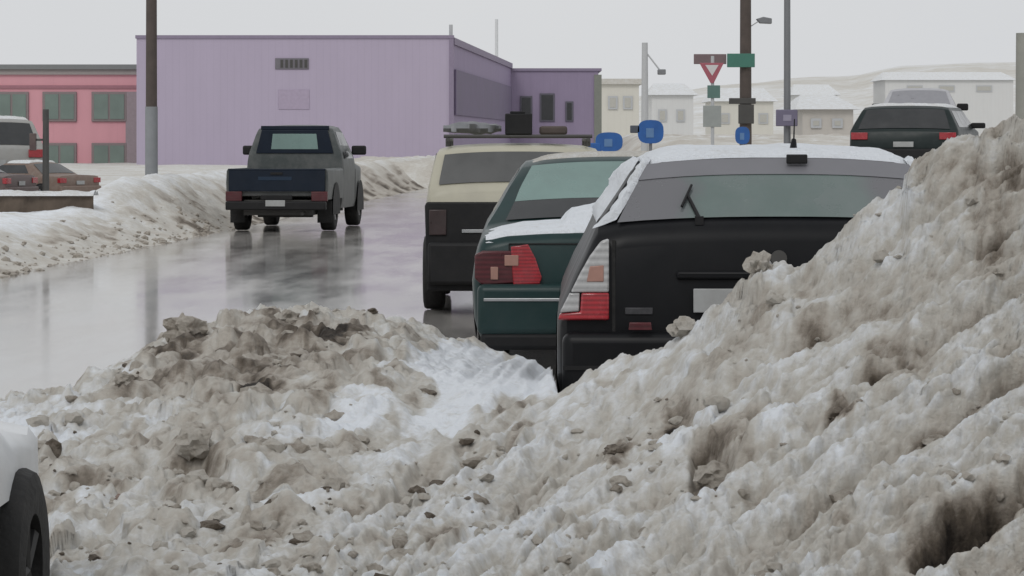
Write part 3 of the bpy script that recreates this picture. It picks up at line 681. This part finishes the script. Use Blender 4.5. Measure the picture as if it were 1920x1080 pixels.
holes = patches(CP, PY, [(365,890,60,26,0,.10),(1820,985,140,34,38,.14),(1335,880,52,56,0,.07),(1270,802,24,15,0,.08),(830,885,120,34,25,.06),(700,960,80,20,20,.04),(180,918,60,10,0,.06)])
rims = patches(CP, PY, [(365,935,90,18,-5,.05),(1480,820,120,20,30,.04)])
Z2_ = Z2_-holes+rims
# keep snow clear of the wheel of the white car and out of the parked cars
clearw = sm(110, 40, CP)*sm(11.2, 10.4, RY)
Z2_ = Z2_-clearw*np.clip(Z2_-.02, 0, None)
dd = .248+tone*(1-clean*.8)+.05*(1-bank)+.05*sm(1150,1750,CP)*bank + .42*(-lump)*(1-bank) + .30*(-lumpb)*bank + .46*(-streak)*bank + .22*(-streak2)*bank - .55*np.clip(fine, -.3, .3)*.6 + np.clip(patches(CP, PY, DIRT), 0, .75) - patches(CP, PY, CLEAN)
dd = dd + .22*sm(.56, .72, fbm(X*5+3, RY*3, 61, 4, .6))*(1-clean)
dd = dd - .05*sm(900, 300, CP) 
gridmesh('snow_bank', X, YD, Z2_, np.clip(dd, -.02, .97), M['snow'])

# ---- far side of the street: ploughed bank, lot behind
def lefth(X, Y):
    xl = -5.55+(Y-35)*.045
    d = xl-X
    rise = sm(-.2, 1.6, d)
    A = np.interp(Y, [26,34,40,46,49,52,70,100], [.32,.40,.45,.44,.62,.88,.9,.88])
    h_ = A*rise
    far = sm(45, 48, Y)*sm(1.5, 2.2, d)
    h_ = h_*(1-far)+.40*far
    n = fbm(X*1.8, Y*.8, 41, 5, .6)-.5; n2 = fbm(X*6, Y*2.5, 47, 4, .6)-.5
    edge = sm(1.6, .4, d)*sm(-.5, .2, d)
    return np.where(d < -.2, -.08, h_-.02*(1-rise)+(n*.15+n2*.07*(.15+edge))*sm(-.3, .5, d))
def leftd(X, Y, Z):
    xl = -5.55+(Y-35)*.045; d = xl-X
    edge = sm(1.5, .3, d)
    n = fbm(X*2.5, Y*.9, 71, 4, .6)
    return np.clip(.05+.27*edge+.40*sm(.52, .70, n)*(edge*.8+.1)+.14*sm(46, 54, Y)*(n*1.4)+.10*sm(60, 90, Y), .05, .95)
field('far_snow_bank', np.concatenate([np.linspace(-30, -9.5, 30), np.linspace(-9.4, -2.0, 170)]), np.concatenate([np.linspace(26, 62, 260), np.linspace(62.5, 160, 90)]), lefth, M['snow_far'], leftd)
# bank across the end of the street
def endh(X, Y):
    A = .86*sm(98, 102, Y)*sm(150, 130, Y); return -.1+A+(fbm(X*1.3, Y*.7, 81, 5, .6)-.5)*.42*sm(97, 100, Y)
field('street_end_bank', np.linspace(-6, 30, 220), np.linspace(96, 150, 60), endh, M['snow_far'], lambda X, Y, Z: np.clip(.30+.3*(fbm(X*2, Y, 83, 4)-.35), .1, .8))
# slope at the upper right and the hills behind, pale snow standing in for haze
def slope(X, Y): return .98*sm(3.6, 6.0, X)*sm(36, 55, Y)+.009*np.clip(Y-60, 0, 90)*sm(3.2, 6, X)-.1+(fbm(X*1.4, Y*.6, 91, 5)-.5)*.30*sm(3.2, 6, X)
field('slope', np.linspace(3.0, 60, 160), np.linspace(34, 170, 120), slope, M['snow_far'], lambda X, Y, Z: np.clip(.30+.5*(fbm(X*1.2, Y*.4, 93, 4)-.45), .08, .8))
def hills(X, Y):
    px = 960+X/Y*F
    py = np.interp(px, [-3000,900,1150,1500,1600,1680,1780,1920,2400,4000], [255,240,190,150,148,128,122,120,110,200])
    zc = CH-(py-HZ)/F*900
    return -5+(zc+5)*sm(500, 900, Y)*(1-.0*sm(900, 1300, Y))+(fbm(X/30, Y/60, 95, 4)-.5)*2.5*sm(500, 900, Y)
field('hill', np.linspace(-500, 700, 200), np.linspace(480, 1300, 60), hills, snow_mat('hazy_snow_hill', attr=True, scale=.02), lambda X, Y, Z: .16+.16*fbm(X/40, Y/40, 96, 4))

# ---- rubble of small snow lumps (uncountable)
def chunk(rng, r, flat=.7, sub=1, rough=.35):
    bm = bmesh.new(); bmesh.ops.create_icosphere(bm, subdivisions=sub, radius=1)
    s_ = (rng.uniform(.7,1.4), rng.uniform(.7,1.3), rng.uniform(.45,flat+.2)); o_ = rng.uniform(0, 99)
    for v in bm.verts:
        k = 1+rough*(rng.random()-.5)*(1.4 if sub < 2 else .45)
        if sub >= 2: k *= 1+rough*(float(fbm(v.co.x*1.7+o_+v.co.z, v.co.y*1.7-v.co.z*1.3, 3, 3))-.5)*1.8
        v.co = Vector((v.co.x*s_[0]*k, v.co.y*s_[1]*k, v.co.z*s_[2]*k))*r
    a = rng.uniform(0, 6.28); 
    for v in bm.verts: x, y = v.co.x, v.co.y; v.co.x = x*math.cos(a)-y*math.sin(a); v.co.y = x*math.sin(a)+y*math.cos(a)
    vs = [v.co.copy() for v in bm.verts]; fs = [tuple(v.index for v in f.verts) for f in bm.faces]; bm.free(); return vs, fs
from bisect import bisect
def ground_at(px, y):
    j = min(len(cols)-1, int(np.searchsorted(cols, px))); i = min(len(rows)-1, int(np.searchsorted(rows, y)))
    return float(Z2_[i, j])
rng = random.Random(3)
bl_ = {'a': MB(), 'b': MB(), 'c': MB()}
for k in range(1500):
    if rng.random() < .80:
        px = rng.uniform(0, 900); iy = rng.uniform(1/19, 1/9.2); y = 1/iy
    else:
        px = rng.uniform(900, 1930); y = rng.uniform(9, 11.8)
    z_, yc_ = terr(np.array([px]), np.array([y]))
    if y > yc_[0]+.2: continue
    if px < 100 and y < 11.5: continue
    pyy = HZ+(CH-z_[0])*F/y
    if patches(np.array([float(px)]), np.array([pyy]), CLEAN[:3])[0] > .1: continue
    if float(fbm(np.array([px/110]), np.array([pyy/50]), 123, 3)[0]) < .50: continue
    r = .005+.030*rng.random()**4
    if px < 900: r *= 1.25
    vs, fs = chunk(rng, r, sub=2, rough=.7); x = PX(px, y); g_ = ground_at(px, y)
    bl_[rng.choice('aaaabbc' if px < 900 else 'aaab')].add([v+Vector((x, y, g_+r*.05)) for v in vs], fs)
for key, mt in (('a', 'clodm'), ('b', 'clod'), ('c', 'clodd')):
    tag(bl_[key].build('snow_rubble', M[mt], smooth=True), kind='stuff')
# rubble along the far bank edge
b = MB()
for k in range(380):
    y = rng.uniform(30, 54); x = -5.55+(y-35)*.045-abs(rng.gauss(0, .4))+.1
    r = .015+.05*rng.random()**3; vs, fs = chunk(rng, r)
    z = float(lefth(np.array([x]), np.array([y]))[0]); b.add([v+Vector((x, y, z+r*.2)) for v in vs], fs)
tag(b.build('snow_rubble', M['clod']), kind='stuff')
# ---- clods large enough to point at
CL = [(1335,868,.075,'clod','large brown clod low on the big snow bank, biggest of the muddy lumps'),(1268,800,.035,'clodd','black clod just left of and above the large brown clod'),(1578,788,.034,'clodd','dark clod on the bank right of the large brown clod'),
      (350,643,.075,'clod','brown clod on the crest of the rubble mound beside the wet street'),(482,752,.075,'clod','dark brown clod in the middle of the rubble mound'),(590,770,.045,'clodd','small dark clod right of the dark brown one on the mound'),
      (540,612,.06,'clod','muddy lump on the highest point of the rubble mound'),(365,872,.072,'clodm','round grey ice lump in the hollow at the lower left'),(175,925,.04,'clodd','flat black clod near the wheel of the white car'),
      (1750,812,.032,'clod','brown clod above the long dark hollow at the lower right'),(240,745,.06,'clod','muddy clod at the left end of the rubble mound'),(1150,868,.025,'clodd','small dark clod left of the large brown clod, lower down'),
      (230,955,.022,'rust','small orange scrap in the snow beside the black clod'),(75,835,.022,'clodd','tiny black clod just above the wheel of the white car'),(1425,508,.045,'clodm','pale ice lump on the bank edge beside the licence plate'),(1285,640,.05,'clodm','pale ice lump on the bank edge under the black hatchback')]
for px, py, r, mt, lab in CL:
    ys_ = np.linspace(8.7, 19.2, 400); zz, yc = terr(np.full(400, float(px)), ys_); pp = HZ+(CH-zz)*F/ys_
    ok = ys_ <= yc; i = int(np.argmin(np.where(ok, np.abs(pp-py), 1e9))); y = ys_[i]
    vs, fs = chunk(rng, r, sub=3, rough=.7)
    o = mk('orange_scrap' if mt == 'rust' else 'snow_clod', vs, fs, M[mt], None, True, 30); o.location = (PX(px, y), y, ground_at(px, y)+r*.28)
    tag(o, lab, 'scrap' if mt == 'rust' else 'clod', None if mt == 'rust' else 'large lumps in the ploughed snow')

# ------------------------------------------------------------------ buildings
# purple building: long front wall facing the street, low wing behind on the right
D1 = 140.0
pb = empty('purple_building', (PX(555, D1), D1, 0), 0, 'large purple windowless building behind the pickup truck', 'building')
xa = PX(256, D1)-PX(555, D1); xb = PX(848, D1)-PX(555, D1); zt = PZ(72, D1)
box('front_wall', M['purple'], pb, xa, xb, 0, .3, -.3, zt)
# side wall receding to the right
ex = PX(958, 188)-PX(555, D1); ey = 188-D1
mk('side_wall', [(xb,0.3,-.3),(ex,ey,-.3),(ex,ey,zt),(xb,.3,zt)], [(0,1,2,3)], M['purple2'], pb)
mk('roof', [(xa,.3,zt-.05),(xb,.3,zt-.05),(ex,ey,zt-.05),(xa,ey,zt-.05)], [(0,1,2,3)], M['roofgrey'], pb)
mk('left_wall', [(xa,.3,-.3),(xa,ey,-.3),(xa,ey,zt),(xa,.3,zt)], [(0,1,2,3)], M['purple'], pb)
box('parapet', M['purpletrim'], pb, xa-.05, xb+.08, -.06, .36, zt, zt+.14)
box('corner_trim', M['purpletrim'], pb, xb-.14, xb+.06, -.04, .1, -.3, zt)
# dark lettering-like plaque high on the wall
u = D1/F
def bx1(px): return PX(px, D1)-PX(555, D1)
pq = box('wall_plaque', mat('plaque_grey', (.16,.15,.17), .6), pb, bx1(516), bx1(579), -.05, -.002, PZ(130, D1), PZ(109, D1), .02)
b = MB()
for k in range(6):
    a = bx1(526)+k*.21; b.box(a, a+.12, -.07, -.052, PZ(127, D1), PZ(112, D1))
b.build('plaque_marks', M['dark'], pq)
box('faded_panel', mat('mauve_panel', (.385,.325,.425), .7), pb, bx1(522), bx1(580), -.03, -.003, PZ(205, D1), PZ(168, D1), .01)
b = MB(); b.tube((bx1(845), .5, zt), (bx1(845), .5, zt+.62), .08); b.build('vent_pipe', M['pale'], pb, smooth=True)
# side wall strips and windows (sloping shadow painted as a darker band)
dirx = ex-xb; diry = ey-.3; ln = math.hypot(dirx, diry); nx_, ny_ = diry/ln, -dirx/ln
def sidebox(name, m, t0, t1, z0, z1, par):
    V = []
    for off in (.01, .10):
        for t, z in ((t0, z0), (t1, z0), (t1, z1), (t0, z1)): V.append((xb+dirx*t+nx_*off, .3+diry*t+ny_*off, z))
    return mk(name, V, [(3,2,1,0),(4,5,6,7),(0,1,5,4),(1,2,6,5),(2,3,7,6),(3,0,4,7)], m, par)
sidebox('shadow_band', mat('shadow_purple', (.16,.13,.20), .7, var=.3, scale=.6), .02, .98, 2.6, 4.6, pb)
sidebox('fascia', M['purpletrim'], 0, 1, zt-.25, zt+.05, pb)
# low wing
D2 = 188.0
pw = empty('purple_wing', (PX(1045, D2), D2, 0), 0, 'lower purple wing with dark windows right of the large purple building', 'building')
def bx2(px): return PX(px, D2)-PX(1045, D2)
box('front_wall', siding_mat('purple_wing_siding', (.285,.235,.335), .4), pw, bx2(956), bx2(1122), 0, 12, -.3, PZ(133, D2))
box('roof_trim', M['purpletrim'], pw, bx2(952), bx2(1128), -.1, 12.1, PZ(133, D2), PZ(128, D2))
box('corner_pier', mat('grey_green_pier', (.22,.23,.20), .8), pw, bx2(1114), bx2(1128), -.08, 12, -.3, PZ(140, D2))
for a, c, e, f_ in ((1012,1040,175,228),(975,998,180,225),(1060,1075,190,228)):
    w = box('window', mat('dark_window_frame', (.11,.105,.13), .6), pw, bx2(a), bx2(c), -.08, -.005, PZ(f_, D2), PZ(e, D2), .02)
    box('pane', M['glassd'], w, bx2(a)+.1, bx2(c)-.1, -.1, -.082, PZ(f_, D2)+.1, PZ(e, D2)-.1)
# pink building
D3 = 150.0
kb = empty('pink_building', (PX(100, D3), D3, 0), 0, 'two storey pink building with rows of wide windows at the left edge', 'building')
def bx3(px): return PX(px, D3)-PX(100, D3)
box('wall', M['pink'], kb, bx3(-260), bx3(262), 0, 10, -.8, PZ(136, D3))
box('roof_fascia', M['roofgrey'], kb, bx3(-265), bx3(266), -.25, 10.2, PZ(130, D3), PZ(121, D3))
box('soffit_trim', mat('soffit_beige', (.32,.29,.28), .7), kb, bx3(-262), bx3(263), -.12, 10, PZ(140, D3), PZ(130, D3))
M['grill'] = mat('brown_grey_frame', (.23,.19,.19), .6)
for row, (e, f_) in enumerate(((172,228),(268,318))):
    for a in (-190,-95,0-10,80,172):
        c = a+ (64 if a != 172 else 66)
        w = box('window', M['grill'], kb, bx3(a), bx3(c), -.10, -.005, PZ(f_, D3), PZ(e, D3), .02)
        box('pane', M['winglass'], w, bx3(a)+.12, bx3((a+c)/2)-.05, -.13, -.102, PZ(f_, D3)+.12, PZ(e, D3)-.12)
        box('pane', M['winglass'], w, bx3((a+c)/2)+.05, bx3(c)-.12, -.13, -.102, PZ(f_, D3)+.12, PZ(e, D3)-.12)
box('string_course', mat('dusky_pink', (.34,.16,.19), .7), kb, bx3(-260), bx3(262), -.06, -.002, PZ(166, D3), PZ(160, D3))
box('side_pier', mat('grey_pink', (.30,.25,.27), .7), kb, bx3(236), bx3(262), -.09, -.002, PZ(330, D3), PZ(172, D3))
# houses behind the signs, distance haze put into their pale colours
def house(name, label, px0, px1, py0, D, m, gable=0, wins=()):
    cx = (px0+px1)/2; r = empty(name, (PX(cx, D), D, 0), 0, label, 'house', 'pale houses beyond the junction')
    f = lambda p: PX(p, D)-PX(cx, D)
    z1 = PZ(py0, D)
    box('wall', m, r, f(px0), f(px1), 0, 14, -1, z1)
    if gable:
        mk('roof', [(f(px0)-.5,-.4,z1),(f(px1)+.5,-.4,z1),(f(px1)+.5,14.4,z1),(f(px0)-.5,14.4,z1),(f(px0)+.5,7,z1+gable),(f(px1)-.5,7,z1+gable)],
           [(0,1,5,4),(2,3,4,5),(1,2,5),(3,0,4),(0,3,2,1)], M['cap'], r)
    else: box('roof', M['capd'], r, f(px0)-.3, f(px1)+.3, -.3, 14.3, z1+.003, z1+.45)
    for a, c, e, g in wins:
        w = box('window', M['pale'], r, f(a), f(c), -.12, -.005, PZ(g, D), PZ(e, D))
        box('pane', M['hz'], w, f(a)+.15, f(c)-.15, -.15, -.122, PZ(g, D)+.15, PZ(e, D)-.15)
M['hz'] = mat('hazy_pane', (.44,.43,.39), .5)
house('cream_house', 'cream house right beside the end of the purple wing', 1128, 1198, 158, 260, M['cream'], 0, ((1140,1158,180,205),(1168,1186,180,205)))
house('grey_house', 'pale grey house between the pale lamp post and the yield sign', 1222, 1300, 178, 300, M['creamg'], 1.2, ((1234,1250,205,228),(1268,1284,205,228)))
house('yellow_house', 'pale yellowish house behind the wooden utility pole', 1338, 1450, 190, 330, M['cream'], 1.5, ((1350,1368,212,232),(1422,1440,212,232)))
house('tan_house', 'low tan house at the left of the dark green sport utility car', 1505, 1600, 205, 200, M['tan'], 1.0, ((1520,1540,222,240),(1560,1580,222,240)))
house('white_house', 'wide pale house low on the hill right of the grey sign', 1490, 1570, 178, 420, M['creamg'], 1.5, ((1505,1520,192,205),))
house('long_house', 'long low pale building on the skyline above the cars on the slope', 1660, 1900, 150, 420, M['creamg'], 1.2, ((1700,1730,160,172),(1760,1790,160,172),(1830,1860,160,172)))

# ------------------------------------------------------------------ poles and signs
def pole(name, label, cat, px, D, pytop, zb, r0, r1, m, group=None):
    o = empty(name, (PX(px, D), D, zb), 0, label, cat, group)
    b = MB(); n = 8; zt_ = PZ(pytop, D)-zb
    for k in range(n): b.tube((0,0,zt_*k/n),(0,0,zt_*(k+1)/n), r0+(r1-r0)*k/n, r0+(r1-r0)*(k+1)/n, 14)
    b.build('shaft', m, o, smooth=True); return o
# left pole
D = 56; p = empty('utility_pole', (PX(284, D), D, .8), 0, 'dark wooden utility pole before the left end of the purple building', 'pole', 'utility poles')
b = MB(); b.tube((0,0,0),(0,0,PZ(200, D)-.8), .112, .11, 14); b.build('lower_sleeve', M['woodg'], p, smooth=True)
b = MB(); b.tube((0,0,PZ(200, D)-.8),(0,0,6.5), .10, .085, 14); b.build('shaft', M['wood'], p, smooth=True)
b = MB(); b.box(-.9,.9,-.14,-.10,6.0,6.12); b.build('crossarm', M['wood'], p)
# right wooden pole with crossbar, lamp, street name sign
D = 70; p = pole('utility_pole', 'tall wooden utility pole carrying the green street name sign', 'pole', 1398, D, -120, 1.0, .135, .115, M['wood'], 'utility poles')
b = MB(); b.box(PX(1366,D)-PX(1398,D), PX(1416,D)-PX(1398,D), -.17, -.13, PZ(195,D)-1, PZ(184,D)-1); b.box(-.17,.17,-.19,-.135,PZ(232,D)-1,PZ(196,D)-1); b.build('meter_box', M['dark'], p, bevel=.01)
b = MB(); b.tube((.1,0,PZ(50,D)-1),(PX(1422,D)-PX(1398,D),-.1,PZ(40,D)-1),.012); b.build('lamp_arm', M['pale'], p)
b = MB(); b.prism([(PX(1417,D)-PX(1398,D),PZ(36,D)-1),(PX(1430,D)-PX(1398,D),PZ(32,D)-1),(PX(1446,D)-PX(1398,D),PZ(35,D)-1),(PX(1446,D)-PX(1398,D),PZ(45,D)-1),(PX(1424,D)-PX(1398,D),PZ(44,D)-1)],-.2,.05); b.build('lamp_head', M['steel'], p, bevel=.015)
sg = empty('street_name_sign', (PX(1398,D), D-.2, PZ(112,D)), 0, 'green street name sign fixed to the wooden utility pole', 'sign')
box('sign_blade', M['sgreen'], sg, PX(1362,D)-PX(1398,D), PX(1414,D)-PX(1398,D), -.02, 0, -.17, .13, .01)
sg2 = empty('street_name_sign', (PX(1330,D), D-.15, PZ(112,D)), 0, 'weathered reddish grey name blade above the yield sign', 'sign')
box('sign_blade', mat('faded_maroon', (.17,.12,.125), .6), sg2, PX(1300,D)-PX(1330,D), PX(1361,D)-PX(1330,D), -.02, 0, -.10, .12, .01)
# yield sign on its post
D = 66; ys = empty('yield_sign', (PX(1336,D), D, .3), 0, 'red and white yield sign on a pale post, small green plate below it', 'sign')
f = lambda a: PX(a,D)-PX(1336,D); z_ = lambda a: PZ(a,D)-.3
b = MB(); b.tube((0,0,0),(0,0,z_(105)),.035,n=10); b.build('post', M['pale'], ys, smooth=True)
tp = prism('triangle_plate', M['sred'], ys, [(f(1311),z_(118)),(f(1357),z_(118)),(f(1338),z_(156)),(f(1332),z_(156))], -.06, -.04, .008)
prism('triangle_centre', M['swhite'], tp, [(f(1322),z_(122)),(f(1347),z_(122)),(f(1335),z_(142))], -.066, -.061)
box('small_plate', mat('dull_green', (.10,.18,.16), .6), ys, f(1326), f(1350), -.06, -.04, z_(184), z_(160), .006)
box('lower_plate', mat('faded_plate', (.30,.32,.31), .6), ys, f(1318), f(1352), -.058, -.04, z_(238), z_(198), .006)
# metal pole with grey sign
D = 62; p = pole('lamp_post', 'slim grey steel post with the small lilac sign, right of the wooden utility pole', 'post', 1476, D, -100, .6, .07, .06, M['steel'], None)
D = 61.8; sg = empty('parking_sign', (PX(1475,D), D, PZ(222,D)), 0, 'lilac grey square sign on the slim steel post', 'sign', 'small roadside signs')
box('sign_panel', M['slilac'], sg, -.21, .21, -.03, 0, -.15, .17, .02); box('sign_mark', mat('pale_lilac', (.28,.26,.34), .5), sg, -.07, .09, -.036, -.031, -.05, .07, .01)
# pale lamp post with arm
D = 120; p = pole('lamp_post', 'pale slender lamp post left of the yield sign, its arm reaching right', 'lamp post', 1209, D, 80, .3, .15, .11, M['pale'])
b = MB(); b.tube((0,0,PZ(95,D)-.3),(PX(1236,D)-PX(1209,D),0,PZ(130,D)-.3),.03); b.build('lamp_arm', M['pale'], p)
box('lamp_head', M['steel'], p, PX(1233,D)-PX(1209,D), PX(1248,D)-PX(1209,D), -.2, .2, PZ(140,D)-.3, PZ(130,D)-.3, .03)
D = 230; pole('flag_pole', 'faint pale mast rising behind the purple building', 'mast', 931, D, 36, .3, .14, .11, mat('hazy_mast', (.62,.63,.64), .6))
# blue signs
def bsign(px, py, D, w, h, label, ang=0, zb=.0):
    r = empty('parking_sign', (PX(px, D), D, zb), math.radians(ang), label, 'sign', 'small roadside signs'); z = PZ(py, D)-zb
    b = MB(); b.tube((0,.03,0),(0,.03,z+h/2),.022,n=8); b.build('post', M['steel'], r, smooth=True)
    q = prism('sign_panel', M['sblue'], r, [(w/2*math.copysign(abs(math.cos(t))**.7, math.cos(t)), z+h/2*math.copysign(abs(math.sin(t))**.7, math.sin(t))) for t in np.linspace(0, 2*math.pi, 25)[:-1]], -.02, 0)
    box('sign_mark', mat('pale_blue', (.10,.20,.38), .5), q, -w*.18, w*.12, -.026, -.021, z-h*.25, z+h*.15, .01)
    return r
r = bsign(1220, 247, 42, .34, .31, 'blue sign with a dark arm, below the pale lamp post'); box('side_arm', M['ink'], r, -.27, -.14, -.02, 0, PZ(248,42)-.01, PZ(248,42)+.09, .02)
r = bsign(1142, 266, 40, .34, .24, 'blue sign nearest the purple wing, lowest of the blue signs'); box('side_arm', M['sblue'], r, -.27, -.10, -.025, 0, PZ(268,40)-.15, PZ(268,40)+.0, .02)
bsign(1392, 254, 44, .20, .24, 'small narrow blue sign at the foot of the wooden utility pole')
# left thin post with red box
D = 58; p = pole('sign_post', 'thin dark post with a small red box before the pink building', 'post', 86, D, 205, .3, .065, .055, M['dark'])
box('red_box', M['maroon'], p, PX(56,D)-PX(86,D), PX(68,D)-PX(86,D), -.06, .06, PZ(282,D)-.3, PZ(250,D)-.3, .01)
b = MB(); b.tube((0,0,PZ(262,D)-.3),(PX(62,D)-PX(86,D),0,PZ(262,D)-.3),.02); b.build('bracket', M['dark'], p)
# stone wall with snow on top
D = 47.5; wl = empty('stone_wall', (PX(60, D), D, .2), 0, 'low brown stone wall capped with snow at the left edge', 'wall')
V = []; nx = 60; nz = 5; f0 = PX(-260, D)-PX(60, D); f1 = PX(176, D)-PX(60, D)
for j in range(nz+1):
    for i in range(nx+1):
        V.append((f0+(f1-f0)*i/nx, -.07*float(vn(i*.7, j*.9, 15))-.0, (PZ(366, D)-.2)*j/nz))
mk('wall_face', V, [(j*(nx+1)+i, j*(nx+1)+i+1, (j+1)*(nx+1)+i+1, (j+1)*(nx+1)+i) for j in range(nz) for i in range(nx)], M['stone'], wl)
V = []; 
for j in range(6):
    for i in range(nx+1):
        V.append((f0+(f1-f0)*i/nx, -.10+.13*j, (PZ(366, D)-.2)-.01+.07*math.sin(math.pi*j/5)**.5*(.6+.7*float(vn(i*.4, j, 16)))))
mk('snow_cap', V, [(j*(nx+1)+i, j*(nx+1)+i+1, (j+1)*(nx+1)+i+1, (j+1)*(nx+1)+i) for j in range(5) for i in range(nx)], M['cap'], wl, True, 80)
# weathered post at the right edge
D = 30; p = pole('wooden_post', 'pale weathered post cut off by the right frame edge', 'post', 1922, D, 62, .4, .10, .085, mat('pale_wood', (.30,.30,.27), .9, var=.2, bump=.4))

# ------------------------------------------------------------------ world, sun, camera
el = math.radians(42); az = math.radians(200)
w = bpy.data.worlds.new('World'); S.world = w; w.use_nodes = True; nt = w.node_tree; N = nt.nodes; L = nt.links
bg = N['Background']; sky = N.new('ShaderNodeTexSky'); sky.sky_type = 'NISHITA'; sky.sun_disc = False; sky.sun_elevation = el; sky.sun_rotation = az; sky.dust_density = 5
hs = N.new('ShaderNodeHueSaturation'); hs.inputs['Saturation'].default_value = .15; hs.inputs['Value'].default_value = 1
L.new(sky.outputs[0], hs.inputs['Color'])
tc = N.new('ShaderNodeTexCoord'); cn = N.new('ShaderNodeTexNoise'); cn.inputs['Scale'].default_value = 2.5; cn.inputs['Detail'].default_value = 5; L.new(tc.outputs['Generated'], cn.inputs[0])
cr = N.new('ShaderNodeValToRGB'); cr.color_ramp.elements[0].position = .3; cr.color_ramp.elements[0].color = (6.7,6.85,7.1,1); cr.color_ramp.elements[1].position = .7; cr.color_ramp.elements[1].color = (7.4,7.5,7.6,1)
L.new(cn.outputs['Fac'], cr.inputs[0])
mx = N.new('ShaderNodeMix'); mx.data_type = 'RGBA'; mx.inputs[0].default_value = .93; L.new(hs.outputs[0], mx.inputs[6]); L.new(cr.outputs[0], mx.inputs[7])
L.new(mx.outputs[2], bg.inputs['Color']); bg.inputs['Strength'].default_value = .1
sl = bpy.data.lights.new('sun', 'SUN'); sl.energy = .7; sl.angle = math.radians(20); sl.color = (1, .98, .95)
so = bpy.data.objects.new('sun', sl); COL.objects.link(so)
so.rotation_euler = (math.radians(90)-el, 0, math.radians(-20))
cd = bpy.data.cameras.new('camera'); co = bpy.data.objects.new('camera', cd); COL.objects.link(co)
co.location = (0, 0, CH); co.rotation_euler = (math.radians(90), 0, 0)
cd.sensor_width = 36; cd.lens = 36*F/1920; cd.shift_y = -(540-HZ)/1920; cd.clip_start = .1; cd.clip_end = 5000
S.camera = co
S.view_settings.view_transform = 'Standard'; S.view_settings.look = 'None'; S.view_settings.exposure = 0
